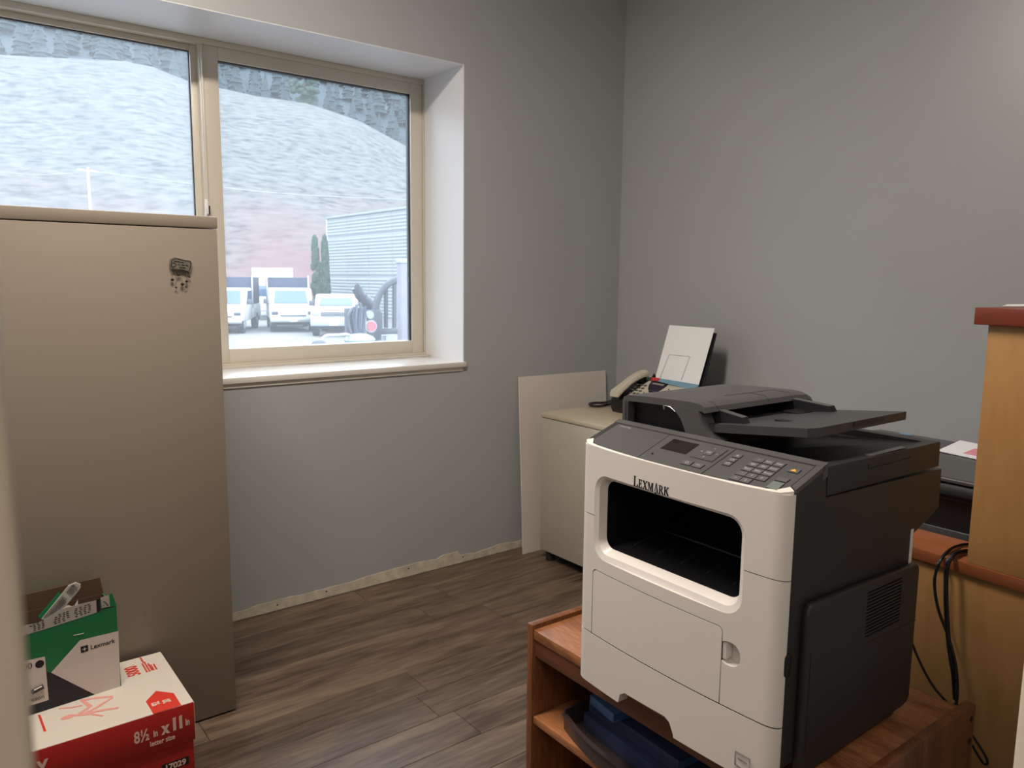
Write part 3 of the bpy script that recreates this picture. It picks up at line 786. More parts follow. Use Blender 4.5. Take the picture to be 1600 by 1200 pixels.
# side console cheek (silver grey sloped strip) on the right
def cp(s, t_, h=0.0): return Vector((s - .345 * h, t_, .466 + .355 * s + h))
b = MB(); A = [cp(.0150, .0005), cp(.094, .0005), cp(.094, .0125), cp(.0215, .0125)]
b.loft([p - Vector((0, 0, .006)) for p in A], [p + Vector((0, 0, .002)) for p in A]); b.build('console_cheek', M_pgrey, pr)
# control panel plate, follows the bulging front
n = 24; L0 = []
for i in range(n + 1):
    t_ = .0145 + (.460 - .0145) * i / n; e = min(t_ - .0145, .460 - t_); rad = .024
    ro = rad - math.sqrt(max(0, rad * rad - (rad - e) ** 2)) if e < rad else 0
    L0.append(cp(curve(t_) + .006 + ro * .6, t_, .001))
L0 += [cp(.087, .460, .001), cp(.087, .0145, .001)]
b = MB(); b.loft([p - Vector((0, 0, .008)) for p in L0], L0); cpn = b.build('control_panel', M_pgrey, pr, False)
# white rim of the bezel rising around the panel
R0 = []; R1 = []
n = 30
for i in range(n + 1):
    t_ = .0006 + (W - .0012) * i / n; e = min(t_, W - t_); rad = .026
    ro = rad - math.sqrt(max(0, rad * rad - (rad - e) ** 2)) if e < rad else 0
    R0.append(cp(curve(t_) + ro * .55, t_, .0))
for i in range(n, -1, -1):
    t_ = .0130 + (.4615 - .0130) * i / n; e = min(t_ - .013, .4615 - t_); rad = .026
    ro = rad - math.sqrt(max(0, rad * rad - (rad - e) ** 2)) if e < rad else 0
    R1.append(cp(curve(t_) + .0052 + ro * .6, t_, .0))
ring = R0 + R1
bot = [Vector((p.x, p.y, .4640)) for p in R0] + [Vector((p.x, p.y, min(p.z - .001, .4640))) for p in R1]
b = MB(); b.loft(bot, [p + Vector((0, 0, .0022)) for p in ring]); b.build('bezel_rim', M_pwhite, pr)
b = MB(); A = [cp(.0885, .0005), cp(.102, .0005), cp(.102, W - .0005), cp(.0885, W - .0005)]
b.loft([p - Vector((0, 0, .02)) for p in A], [p + Vector((0, 0, .0025)) for p in A]); b.build('console_back_strip', M_pgrey, pr)
# left cheek behind the console
b = MB(); A = [cp(.02, .4612), cp(.0885, .4612), cp(.0885, W - .001), cp(.02, W - .001)]
b.loft([p - Vector((0, 0, .01)) for p in A], [p + Vector((0, 0, .001)) for p in A]); b.build('console_cheek', M_pdark, pr)

def cline(name, pts, m=M_keyline, r=.0005, par=cpn):
    return MB().tube([cp(s, t_, .0012) for s, t_ in pts], r, 4, 1).build(name, m, par)
def ckey(name, s0, s1, t0, t1, m=M_key, h=.0016, par=cpn):
    A = [cp(s0, t0, .001), cp(s1, t0, .001), cp(s1, t1, .001), cp(s0, t1, .001)]
    MB().loft(A, [p + Vector((-.345, 0, 1)).normalized() * h for p in A]).build(name, m, par, False)
    g = .0009; A = [cp(s0 - g, t0 - g, .0009), cp(s1 + g, t0 - g, .0009), cp(s1 + g, t1 + g, .0009), cp(s0 - g, t1 + g, .0009)]
    MB().loft(A, [p + Vector((0, 0, .0007)) for p in A]).build('key_gap', M_keyline, par, False)
def ctext(s_, s, t_, size, m=M_print, rot=0, h=.0028):
    return text('key_symbol', s_, size, m, frame_at(cp(s, t_, h), (0, -1, 0), (1, 0, .355)), cpn, .0001, .0002)
cline('panel_line', [(-.002, .318), (.086, .321)]); cline('panel_line', [(-.006, .169), (.086, .167)], r=.0008)
MB().cyl(cp(.018, .300, .0008), cp(.018, .300, .0024), .0022, 10).build('indicator', M_lcd, cpn)
ckey('display', .040, .076, .241, .300, M_lcd, .0012)
ckey('navigation_pad', .036, .078, .178, .226, M_pgrey, .0012)
ckey('ok_key', .050, .064, .193, .210, M_key, .0024)
ctext('OK', .057, .2015, .0065, h=.0036)
for s, t_, ch in ((.071, .2015, '^'), (.0425, .2015, 'v'), (.057, .218, '<'), (.057, .184, '>')): ctext(ch, s, t_, .008)
ckey('home_key', .010, .022, .206, .226); ckey('back_key', .010, .022, .182, .202); 
ctext('⌂', .016, .216, .010); ctext('↶', .016, .192, .010)
for k, (s, ch) in enumerate(((.067, '≡'), (.053, '⟳'), (.040, '✆'))):
    ckey('function_key', s - .0052, s + .0052, .141, .155); ctext(ch, s, .148, .0095)
rows = [('1', '2abc', '3def'), ('4ghi', '5jkl', '6mno'), ('7pqrs', '8tuv', '9wxyz'), ('*', '0', '#'), ('←', '||', '')]
for i, rw in enumerate(rows):
    s = .0695 - i * .0152
    for j, ch in enumerate(rw):
        if not ch and i < 4: continue
        t_ = .1065 - j * .0196
        if i == 4 and j == 2: continue
        ckey('number_key', s - .0062, s + .0062, t_ - .0088, t_ + .0088); ctext(ch, s, t_, .0062)
ckey('stop_key', .057, .068, .026, .044); 
A = [cp(.0595, .035 + .0055, .0028), cp(.0595, .035 - .0055, .0028), cp(.0655, .035, .0028)]
MB().loft(A, [p + Vector((0, 0, .0004)) for p in A]).build('stop_symbol', M_amber, cpn, False)
ckey('start_key', .004, .024, .026, .046, M_green); ckey('reset_key', .028, .038, .026, .046)
text('model_print', 'MX517de', .0080, M_print, frame_at(cp(.079, .432, .0018), (0, -1, 0), (1, 0, .355)), cpn, .0001, .0)

# maker's lettering on the bezel, drawn as serif capitals
def serif_word(z_base, t_left, h, s_off):
    """letters as polygons in unit cap height; x to the right"""
    V = .17; H = .075
    def slab(x, y, w_=.30): return [(x - w_ / 2, y), (x + w_ / 2, y), (x + w_ / 2, y + H), (x - w_ / 2, y + H)]
    G = {
     'L': (.66, [[(.08, 0), (.08 + V, 0), (.08 + V, 1), (.08, 1)], slab(.165, 1 - H), slab(.165, 0), [(.08, 0), (.62, 0), (.64, .26), (.57, .26), (.50, H), (.08, H)]]),
     'E': (.66, [[(.08, 0), (.08 + V, 0), (.08 + V, 1), (.08, 1)], [(0, 0), (.58, 0), (.62, .25), (.55, .25), (.48, H), (0, H)], [(0, 1), (.56, 1), (.58, .77), (.52, .77), (.46, 1 - H), (0, 1 - H)], [(.2, .47), (.44, .47), (.44, .47 + H), (.2, .47 + H)], [(.40, .38), (.46, .38), (.46, .64), (.40, .64)]]),
     'X': (.78, [[(.05, 1), (.27, 1), (.74, 0), (.52, 0)], [(.60, 1), (.70, 1), (.19, 0), (.09, 0)], slab(.15, 1 - H, .28), slab(.65, 1 - H, .26), slab(.14, 0, .26), slab(.64, 0, .28)]),
     'M': (1.0, [[(.12, 0), (.19, 0), (.21, 1), (.13, 1)], [(.10, 1), (.30, 1), (.56, .12), (.47, 0)], [(.70, 1), (.80, 1), (.55, .05), (.46, .0)], [(.72, 1), (.88, 1), (.90, 0), (.73, 0)], slab(.155, 0, .24), slab(.82, 0, .28), slab(.14, 1 - H, .22), slab(.84, 1 - H, .20)]),
     'A': (.74, [[(.34, 1.12), (.40, 1.12), (.20, .10), (.12, .10)], [(.34, 1.12), (.43, 1.12), (.70, 0), (.49, 0)], slab(.60, 0, .26), [(.30, .12), (.42, -.12), (.30, -.42), (.18, -.12)]]),
     'R': (.76, [[(.08, 0), (.08 + V, 0), (.08 + V, 1), (.08, 1)], slab(.165, 1 - H), slab(.165, 0), [(.2, 1), (.44, 1), (.58, .90), (.62, .74), (.57, .58), (.42, .47), (.2, .47), (.2, .54), (.36, .54), (.43, .64), (.45, .74), (.42, .87), (.36, 1 - H), (.2, 1 - H)], [(.30, .52), (.46, .50), (.76, 0), (.55, 0)]]),
     'K': (.78, [[(.08, 0), (.08 + V, 0), (.08 + V, 1), (.08, 1)], slab(.165, 1 - H), slab(.165, 0), [(.58, 1), (.68, 1), (.27, .44), (.2, .46)], [(.30, .58), (.42, .68), (.78, 0), (.55, 0)], slab(.62, 1 - H, .26)])}
    x = 0.0; par = None
    for i, ch in enumerate('LEXMARK'):
        k = h * (1.22 if i == 0 else 1.0); w_, polys = G[ch]
        b = MB()
        for pi, poly in enumerate(polys):
            pts = []
            for (u_, v_) in poly:
                t_ = t_left - (x + u_ * k * .97)
                pts.append(Vector((curve(t_) - s_off - .00005 * pi, t_, z_base + v_ * k)))
            b.loft(pts, [p + Vector((.0008, 0, 0)) for p in pts])
        b.build('logo_letter', M_logo, pr, False)
        x += w_ * k * .97 + k * .03
serif_word(.4135, .3185, .0158, .0006)

# scanner deck
lid_ = MB().prism([(.1035, .4485), (.487, .4445), (.4865, .4935), (.1035, .4985)], 'y', .0004, W - .006, .0025).build('scanner_deck', M_pdark, pr)
wc = MB().prism([(.125, .52), (.458, .52), (.458, .480), (.35, .470), (.125, .470)], 'y', .022, .262).build('cutter', M_seam)
boolean(lid_, [wc])
A = [Vector((.126, .023, .4712)), Vector((.457, .023, .4912)), Vector((.457, .261, .4712)), Vector((.126, .261, .4712))]
MB().loft([p - Vector((0, 0, .0008)) for p in A], A).build('deck_well', M_pdark, pr, False)
b = MB(); b.box(.24, .36, .0030, .016, .4965, .4978, .0005); b.build('hinge_cover', M_pgrey, pr)
b = MB(); b.tube([(.225, -.0004, .486), (.225, -.0004, .477), (.37, -.0004, .478)], .0007, 4, 1); b.build('deck_groove', M_seam, pr)
b = MB()
for k in range(5): b.box(.16 + k * .014, .168 + k * .014, .235, .238, .4714, .4722)
b.build('deck_marks', M_alu, pr)

# document feeder: side walls, sloped leg and arched roof
T0 = .468
roofp = [(T0, .496), (T0, .548), (T0 - .006, .5555), (T0 - .02, .558), (.36, .5605), (.30, .5635), (.262, .5625), (.250, .5585), (.250, .5525), (.262, .5505), (.34, .5475), (T0 - .012, .5445), (T0 - .014, .496)]
b = MB()
b.prism(roofp, 'y', 0, 1) if False else None
def prism_s(bb, pts, s0, s1, bev=0.0, seg=2):
    t = bmesh.new()
    A = [t.verts.new((s0, p[0], p[1])) for p in pts]; Bv = [t.verts.new((s1, p[0], p[1])) for p in pts]; n = len(pts)
    t.faces.new(A); t.faces.new(Bv[::-1])
    for i in range(n): t.faces.new((A[i], Bv[i], Bv[(i + 1) % n], A[(i + 1) % n]))
    bmesh.ops.recalc_face_normals(t, faces=t.faces)
    if bev: bmesh.ops.bevel(t, geom=t.edges[:], offset=bev, segments=seg, affect='EDGES')
    bb.merge(t)
# roof with crowned profile along depth
def roof_slab():
    t = bmesh.new(); rings = []
    prof_t = [(T0, .496), (T0, .546), (T0 - .004, .553), (T0 - .016, .5575), (.40, .5605), (.34, .563), (.29, .5645), (.268, .563), (.256, .558), (.250, .549), (.254, .547), (.262, .550), (.29, .551), (.40, .5475), (T0 - .016, .545), (T0 - .016, .496)]
    ss = [(.105, 0.0, .0), (.112, 0.0, .0), (.20, .0, .0), (.30, .0, .0), (.40, .0, .0), (.435, -.002, .0), (.452, -.008, .0), (.460, -.018, .0)]
    for s_, dz, dt in ss:
        rings.append([t.verts.new((s_, p[0], p[1] + (dz if p[1] > .51 else 0))) for p in prof_t])
    n = len(prof_t)
    for a_, b_ in zip(rings, rings[1:]):
        for k in range(n): t.faces.new((a_[k], a_[(k + 1) % n], b_[(k + 1) % n], b_[k]))
    t.faces.new(rings[0]); t.faces.new(rings[-1][::-1]); bmesh.ops.recalc_face_normals(t, faces=t.faces)
    return t
b = MB(); b.merge(roof_slab()); b.build('feeder_cover', M_pgrey, pr)
leg = [(.345, .5475), (.325, .5400), (.312, .5280), (.303, .5120), (.297, .4985), (.222, .4985), (.236, .5040), (.250, .5150), (.259, .5300), (.266, .5475), (.268, .5530), (.345, .5530)]
b = MB(); prism_s(b, leg, .1045, .140, .0015); b.build('feeder_arm', M_pgrey, pr)
b = MB(); prism_s(b, [(T0 - .012, .4965), (.300, .4965), (.318, .532), (.345, .5465), (T0 - .012, .5455)], .124, .44); b.build('feeder_core', M_pblack, pr, False)
b = MB(); b.box(.105, .1235, T0 - .0158, T0 - .006, .4965, .545, .001); b.box(.45, .458, .30, T0 - .006, .4965, .543, .001); b.build('feeder_frame', M_pdark, pr)
b = MB(); b.box(.1038, .107, .352, .356, .541, .549, .0005); b.tube([(.1040, .352, .549), (.1040, .338, .548), (.1040, .325, .541)], .0008, 5, 3); b.build('feeder_latch', M_alu, pr)
b = MB(); b.tube([(.30, .252, .5545), (.30, .262, .5640), (.30, .30, .5652), (.22, .30, .5655)], .0004, 4, 1); b.tube([(.38, .252, .5545), (.38, .262, .5640), (.38, .30, .5652), (.30, .30, .5652)], .0004, 4, 1); b.build('cover_seam', M_keyline, pr)
b = MB(); b.tube([(.140, .250, .553), (.140, .262, .5640), (.140, .275, .5652)], .0005, 4, 1); b.build('cover_seam', M_keyline, pr)
# inclined paper input tray
def tz(t_): return .5515 - (t_ - .04) * .118
tp = [(.12, .052), (.135, .040), (.425, .040), (.425, .31), (.12, .31)]
A = [Vector((s, t_, tz(t_))) for s, t_ in tp]
b = MB(); b.loft([p - Vector((0, 0, .0155)) for p in A], A); intray = b.build('input_tray', mat('tray_charcoal', (58, 58, 60), 0.42, bump=.06, bscale=900), pr, False)
MB().box(.2, .22, .13, .17, tz(.15) - .002, tz(.15) + .0012, .0008).build('tray_stop', M_pblack, intray)
b = MB(); b.box(.24, .34, .0385, .0415, tz(.04) - .010, tz(.04) - .002); b.build('tray_slot', M_pdark, intray)
for (s0, s1, tt, tb, zz) in ((.142, .158, .285, .192, .030), (.378, .396, .295, .162, .032)):
    A = [Vector((s0, tb, tz(tb))), Vector((s0, tb + .006, tz(tb) + .010)), Vector((s0, tt - .012, tz(tt) + zz)), Vector((s0, tt, tz(tt) + zz)), Vector((s0, tt, tz(tt) - .002))]
    g = MB().loft(A, [p + Vector((s1 - s0, 0, 0)) for p in A]).build('paper_guide', M_pblack2, pr)
    MB().loft([A[1], A[2], A[2] + Vector((0, 0, .0012)), A[1] + Vector((0, 0, .0012))], [p + Vector((s1 - s0, 0, 0)) for p in (A[1], A[2], A[2] + Vector((0, 0, .0012)), A[1] + Vector((0, 0, .0012)))]).build('guide_top', M_pgrey, g)
b = MB(); b.box(.33, .376, .20, .24, tz(.22), tz(.22) + .004, .001); b.build('guide_foot', M_pblack, pr)
# lower side cover with louvres
sc_ = [(.052, .025), (.052, .262), (.060, .284), (.416, .275), (.418, .26), (.418, .004), (.41, -.004), (.32, -.006), (.30, .018)]
sd = MB().prism([(.052, -.018), (.052, .262), (.060, .281), (.412, .272), (.418, .262), (.418, .004), (.41, -.004), (.39, -.008)], 'y', -.012, .0025, .005, None, 3).build('side_cover', M_pdark, pr)
slots = MB()
for k in range(14):
    z_ = .176 + k * .0062; slots.box(.232, .352, -.02, -.0065, z_, z_ + .003)
boolean(sd, [slots.build('cutter', M_seam)])
MB().box(.230, .354, -.0066, -.0060, .172, .264).build('louvre_back', M_pblack, pr)
b = MB(); b.tube([(.235, -.0122, .165), (.417, -.0122, .160)], .0007, 4, 1); b.build('side_groove', M_pblack, pr)
b = MB(); b.tube([(.066, -.0122, .02), (.066, -.0122, .20)], .0007, 4, 1); b.build('side_groove', M_pblack, pr)
MB().prism(rrect(.012, .030, .165, .205, .008), 'y', -.0012, .004, .001).build('side_port', M_pblack, pr)
b = MB(); b.box(.396, .408, .0, .006, .235, .338, .002); b.build('rear_cover', M_pwhite, pr)
b = MB(); b.box(.372, .396, .0, .01, -.022, -.006, .002); b.build('rear_foot', M_pwhite, pr)

# ------------------------------------------------------------------ oak cart under the printer
CTH = math.radians(-1.0)
ct = tag(empty('printer_cart', (1.092, .566, 0), CTH), 'oak veneer cart with open shelves under the large printer', 'cart')
CL, CDP, CT_ = .79, .475, .5285
MB().box(.002, CDP, .021, CL - .021, CT_ - .024, CT_ - .0005, .0015).build('top_board', M_oak, ct)
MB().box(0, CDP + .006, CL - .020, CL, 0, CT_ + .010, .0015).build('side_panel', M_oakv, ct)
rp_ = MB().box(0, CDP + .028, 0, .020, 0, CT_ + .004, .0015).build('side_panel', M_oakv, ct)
for z_ in (CT_ - .022, CT_ - .068): MB().cyl((CDP + .012, -.0008, z_), (CDP + .012, .002, z_), .0065, 14).build('fastener_hole', M_pblack, rp_)
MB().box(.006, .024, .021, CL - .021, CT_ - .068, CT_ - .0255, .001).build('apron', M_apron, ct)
MB().box(.004, CDP, .021, CL - .021, .289, .308, .0015).build('shelf', M_oak, ct)
MB().box(.004, CDP, .021, CL - .021, .055, .075, .0015).build('shelf', M_oak, ct)
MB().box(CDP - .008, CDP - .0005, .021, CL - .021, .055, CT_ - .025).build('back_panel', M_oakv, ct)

tr_ = tag(empty('paper_tray', (1.13, 1.05, .3085), CTH), 'smoky plastic letter tray on the upper shelf of the oak cart', 'tray')
def arcf(s0, bow, t0, t1, n=14): return [(s0 - bow * (1 - ((2 * i / n) - 1) ** 2), t0 + (t1 - t0) * i / n) for i in range(n + 1)]
pl = arcf(.0, .035, -.20, .20)
b = MB(); b.prism(pl + [(.30, .20), (.30, -.20)], 'z', .0, .004)
inner = arcf(.006, .035, -.194, .194)
b.prism(pl + inner[::-1], 'z', .004, .034); b.box(.0, .30, .196, .20, .004, .05); b.box(.0, .30, -.20, -.196, .004, .05)
b.build('tray_body', M_smoke, tr_)
b = MB(); b.prism([(p[0] - .004, p[1] * 1.02) for p in pl] + [(p[0] - .0, p[1]) for p in inner[::-1]], 'z', .034, .038); b.build('tray_rim', M_smoke, tr_)
for nm, x0, y0_, z0, L_, D_, h_, rz, m_, lab in (
    ('document_folder', 1.152, 1.07, .3135, .30, .22, .038, -6, M_folder, 'thick navy folder lying lowest in the smoky tray on the cart shelf'),
    ('document_folder', 1.172, 1.075, .352, .28, .20, .030, -3, M_folder, 'thinner navy folder stacked in the middle of the smoky tray'),
    ('document_folder', 1.16, 1.155, .383, .09, .14, .022, -9, M_folder2, 'light blue folder topmost of the stack in the smoky tray')):
    e = tag(empty(nm, (x0, y0_, z0), math.radians(rz)), lab, 'folder', None)
    b = MB(); b.box(0, D_, -L_ / 2, L_ / 2, 0, .003, .001); b.box(0, D_, -L_ / 2, L_ / 2, h_ - .003, h_, .001); b.box(0, .003, -L_ / 2, L_ / 2, .002, h_ - .002, .0008); b.build('cover', m_, e)
    MB().box(.006, D_ - .006, -L_ / 2 + .006, L_ / 2 - .006, .0032, h_ - .0034).build('pages', m_ if nm == 'x' else M_folder2, e)

# ------------------------------------------------------------------ desk with hutch
DTH = math.radians(-5.0)
dk = tag(empty('reception_desk', (1.749, .771, 0), DTH), 'cherry and maple desk with a raised hutch at the right edge', 'desk')
MB().box(0, .95, -.37, .52, .734, .760, .0015).build('desktop', M_cherry, dk)
MB().box(.010, .030, -.365, .50, .004, .7335, .001).build('front_panel', M_maple, dk)
for yy in (-.365, .48): MB().box(.031, .92, yy, yy + .02, .0, .7335, .001).build('side_panel', M_maple, dk)
MB().box(.004, .024, -.36, -.118, .7605, 1.2675, .001).build('hutch_panel', M_maple, dk)
MB().box(.025, .34, -.36, -.34, .7605, 1.2675, .001).build('hutch_side', M_maple, dk)
MB().box(-.012, .36, -.37, -.096, 1.268, 1.303, .002).build('hutch_top', M_cherryd, dk)

bp_ = tag(empty('inkjet_printer', (1.885, .50, .7605), math.radians(-1)), 'wide black inkjet printer on the desk behind the large printer', 'printer')
BW, BD = .68, .475
b = MB(); b.prism([(.0, 0), (BD, 0), (BD, .128), (.30, .136), (.006, .128), (-.004, .10), (.02, .085), (.02, .01)], 'y', 0, BW, .002); b.build('body', M_pblack, bp_)
b = MB(); b.prism([(-.002, .129), (.285, .1375), (BD - .004, .1295), (BD - .004, .1365), (.285, .1435), (.005, .1405), (-.002, .137)], 'y', .002, BW - .002, .0015); lidb = b.build('top_lid', M_pgrey, bp_)
b = MB()
for k in range(7): b.box(.245 + k * .008, .248 + k * .008, .05, BW - .05, .1432, .1442)
b.build('lid_ribs', M_pdark, bp_)
b = MB(); q = on_z(1413, 677, .905) - Vector((1.885, .50, .7605)); b.ball((q.x - .015, q.y, .1442), .014, 2, (.8, 1.4, .1)); b.build('lid_oval', M_bluestrip, bp_)  # pale blue colour stands for a small blue-lit oval
pzz = .9055
A = [on_z(1467, 705, pzz), on_z(1500, 690, pzz), on_z(1545, 699, pzz), on_z(1545, 722, pzz)]
pp = tag(empty('loose_papers', A[0]), 'white papers lying on the black inkjet printer', 'paper')
B_ = [p - A[0] for p in A]
MB().loft(B_, [p + Vector((0, 0, .004)) for p in B_]).build('paper_stack', M_paper, pp, False)
A2 = [on_z(1505, 708, pzz + .0045) - A[0], on_z(1524, 701, pzz + .0045) - A[0], on_z(1545, 706, pzz + .0045) - A[0], on_z(1540, 716, pzz + .0045) - A[0]]
pk = MB().loft(A2, [p + Vector((0, 0, .0008)) for p in A2]).build('pink_note', M_pink, pp, False); pk['label'] = 'pink paper note'
A = [on_z(1566, 479.5, 1.3035), on_z(1574, 477, 1.3035), on_z(1620, 476, 1.3035), on_z(1620, 480, 1.3035)]
e = tag(empty('hutch_paper', A[0]), 'white paper lying on the dark cherry hutch top', 'paper')
B_ = [p - A[0] for p in A]; MB().loft(B_, [p + Vector((0, 0, .002)) for p in B_]).build('sheet', M_paper, e, False)

# ------------------------------------------------------------------ cables
def cable(name, pts, r, label, grp=None):
    P = [on_z(q_[0], q_[1], q_[2]) if q_[2] < .9 else on_x(*q_) for q_ in pts]; o0 = P[0].copy()
    o = MB().tube([p - o0 for p in P], r, 8, 5).build(name, M_cable, None, True, o0); tag(o, label, 'cable', grp); return o
cable('power_cable', [(1516, 850, .765), (1500, 852, .765), (1484, 859, .766), (1470, 875, 1.732), (1461, 900, 1.722), (1461, 925, 1.722), (1467, 955, 1.722), (1478, 985, 1.72), (1487, 1012, 1.716), (1494, 1045, 1.712), (1496, 1080, 1.705), (1494, 1104, 1.70), (1494, 1130, 1.68)], .0033, 'thin black cable looping widest over the desk edge')
cable('power_cable', [(1516, 861, .767), (1499, 863, .768), (1488, 869, .768), (1480, 884, 1.722), (1478, 915, 1.720), (1479, 960, 1.720), (1483, 1010, 1.718), (1490, 1055, 1.715), (1493, 1100, 1.715), (1494, 1130, 1.69)], .0052, 'thick black cable hanging straight over the desk edge')
cable('data_cable', [(1415, 985, 1.50), (1421, 995, 1.52), (1432, 1022, 1.54), (1446, 1052, 1.56), (1461, 1076, 1.57), (1480, 1098, 1.58), (1500, 1122, 1.60), (1520, 1150, 1.62), (1538, 1178, 1.63), (1543, 1192, 1.635), (1537, 1193, 1.635), (1528, 1180, 1.63), (1519, 1164, 1.625)], .0026, 'thin black cable drooping from the back of the large printer across the cart corner')

# ------------------------------------------------------------------ outside
M_lot = mat('gravel_lot', (88, 84, 81), 0.95, var=0.12, vscale=0.6, bump=0.3, bscale=8)
def hillmat():
    m = bpy.data.materials.new('dry_grass_slope'); m.use_nodes = True; nt = m.node_tree; N = nt.nodes; L = nt.links; b = N['Principled BSDF']
    tc = N.new('ShaderNodeTexCoord'); sx = N.new('ShaderNodeSeparateXYZ'); L.new(tc.outputs['Object'], sx.inputs[0])
    n1 = N.new('ShaderNodeTexNoise'); n1.inputs['Scale'].default_value = .05; n1.inputs['Detail'].default_value = 8
    mp = N.new('ShaderNodeMapping'); mp.inputs['Scale'].default_value = (.7, .7, 2.2); mp.inputs['Rotation'].default_value = (0, .35, 0)
    n2 = N.new('ShaderNodeTexNoise'); n2.inputs['Scale'].default_value = .8; n2.inputs['Detail'].default_value = 8; n2.inputs['Roughness'].default_value = .7
    L.new(tc.outputs['Object'], n1.inputs['Vector']); L.new(tc.outputs['Object'], mp.inputs[0]); L.new(mp.outputs[0], n2.inputs['Vector'])
    rp = N.new('ShaderNodeValToRGB'); e = rp.color_ramp.elements; e[0].position = .38; e[1].position = .64; e[0].color = lin((46, 50, 51)); e[1].color = lin((86, 84, 79))
    x = e.new(.48); x.color = lin((73, 72, 69))
    L.new(n2.outputs['Fac'], rp.inputs['Fac'])
    # reddish scrub towards the foot of the slope, broken up by noise
    mr = N.new('ShaderNodeMapRange'); mr.inputs['From Min'].default_value = 14; mr.inputs['From Max'].default_value = -1
    L.new(sx.outputs['Z'], mr.inputs['Value'])
    mu = N.new('ShaderNodeMath'); mu.operation = 'MULTIPLY'; r2 = N.new('ShaderNodeMapRange'); r2.inputs['From Min'].default_value = .42; r2.inputs['From Max'].default_value = .60
    L.new(n1.outputs['Fac'], r2.inputs['Value']); L.new(mr.outputs[0], mu.inputs[0]); L.new(r2.outputs[0], mu.inputs[1])
    mx = N.new('ShaderNodeMix'); mx.data_type = 'RGBA'; mx.inputs['B'].default_value = lin((89, 64, 60)); L.new(mu.outputs[0], mx.inputs['Factor']); L.new(rp.outputs[0], mx.inputs['A'])
    L.new(mx.outputs['Result'], b.inputs['Base Color']); b.inputs['Roughness'].default_value = .95; b.inputs['Specular IOR Level'].default_value = .1
    return m
M_hill = hillmat()
M_forest = mat('forest_floor', (27, 37, 41), 0.95, var=0.35, vscale=.06)
M_conifer = mat('conifer_green', (22, 33, 34), 0.9, var=0.25, vscale=.4)
M_conifer2 = mat('bushy_pine_green', (27, 43, 26), 0.9, var=0.3, vscale=.8)
M_cedar = mat('cedar_green', (22, 45, 26), 0.9, var=0.3, vscale=4)
M_bark = mat('bark', (80, 66, 56), 0.9)
M_twhite = mat('truck_white', (167, 167, 165), 0.3)
M_tglass = mat('truck_glass', (50, 70, 93), 0.08)
M_tyre = mat('tyre_rubber', (20, 20, 24), 0.8)
M_tgrey = mat('truck_grey', (46, 48, 55), 0.5)
M_tarp = mat('blue_grey_tarp', (25, 32, 53), 0.7)
M_siding = mat('pale_metal_siding', (116, 119, 119), 0.5, var=0.04, vscale=1.2)
M_steel = mat('dark_painted_steel', (19, 21, 32), 0.5)
M_post = mat('weathered_post', (95, 91, 98), 0.8, var=.1, vscale=8)
M_rlens = mat('red_lens', (190, 40, 50), 0.25)
M_teal = mat('pale_teal_paint', (95, 120, 119), 0.3)
M_wood_ = mat('pole_wood', (150, 150, 146), 0.9)

struct(MB().box(-70, 110, 3.5, 70, ground_z - .3, ground_z).build('ground', M_lot, None, False))

RID = [(-60, .20), (-20, .215), (5.3, .228), (11.8, .238), (13.6, .235), (15.9, .222), (17.7, .219), (19.9, .213), (23.3, .208), (26.75, .192), (30.3, .162), (37.7, .11), (47, .08), (70, .06), (100, .05)]
def interp(T, x):
    for (a, u), (c, v) in zip(T, T[1:]):
        if x <= c: return u + (v - u) * max(0, min(1, (x - a) / (c - a)))
    return T[-1][1]
R0_, R1_ = 62.0, 165.0
def hill_z(az, r):
    zr = 1.35 + interp(RID, az) * R1_
    t = max(0, min(1, (r - R0_) / (R1_ - R0_)))
    base = t * 0.62 + 0.38 * (t * t * (3 - 2 * t))
    z = ground_z + .0 + (zr - ground_z) * base
    x, y_ = r * math.sin(math.radians(az)), r * math.cos(math.radians(az))
    z += (noise.noise(Vector((x * .05, y_ * .05, 1))) * 1.6 + noise.noise(Vector((x * .22, y_ * .22, 4))) * .45) * min(1, t * 6) * (1 - t) ** .35
    return z
t = bmesh.new(); V_ = {}
azs = [-60 + i * .8 for i in range(201)]
rs = [R0_ - 3 + (R1_ - R0_ + 3) * j / 90 for j in range(91)]
for i, a in enumerate(azs):
    for j, r_ in enumerate(rs):
        z = hill_z(a, r_) if j else ground_z - .4
        V_[i, j] = t.verts.new((r_ * math.sin(math.radians(a)), r_ * math.cos(math.radians(a)), z))
for i in range(len(azs) - 1):
    for j in range(len(rs) - 1): t.faces.new((V_[i, j], V_[i + 1, j], V_[i + 1, j + 1], V_[i, j + 1]))
b = MB(); b.merge(t)
hill = struct(b.build('hillside', M_hill))
def mtn_z(az, r):
    zr = 1.35 + interp(RID, az) * R1_
    z = zr - 6 + (r - R1_) * .50
    x, y_ = r * math.sin(math.radians(az)), r * math.cos(math.radians(az))
    return z + noise.noise(Vector((x * .02, y_ * .02, 9))) * 9
t = bmesh.new(); V_ = {}
rs = [R1_ + 1 + 9.6 * j for j in range(16)]; azs = [-60 + i * 2 for i in range(81)]
for i, a in enumerate(azs):
    for j, r_ in enumerate(rs): V_[i, j] = t.verts.new((r_ * math.sin(math.radians(a)), r_ * math.cos(math.radians(a)), mtn_z(a, r_) - (6 if j == 0 else 0)))
for i in range(len(azs) - 1):
    for j in range(len(rs) - 1): t.faces.new((V_[i, j], V_[i + 1, j], V_[i + 1, j + 1], V_[i, j + 1]))
b = MB(); b.merge(t); struct(b.build('mountain', M_forest))

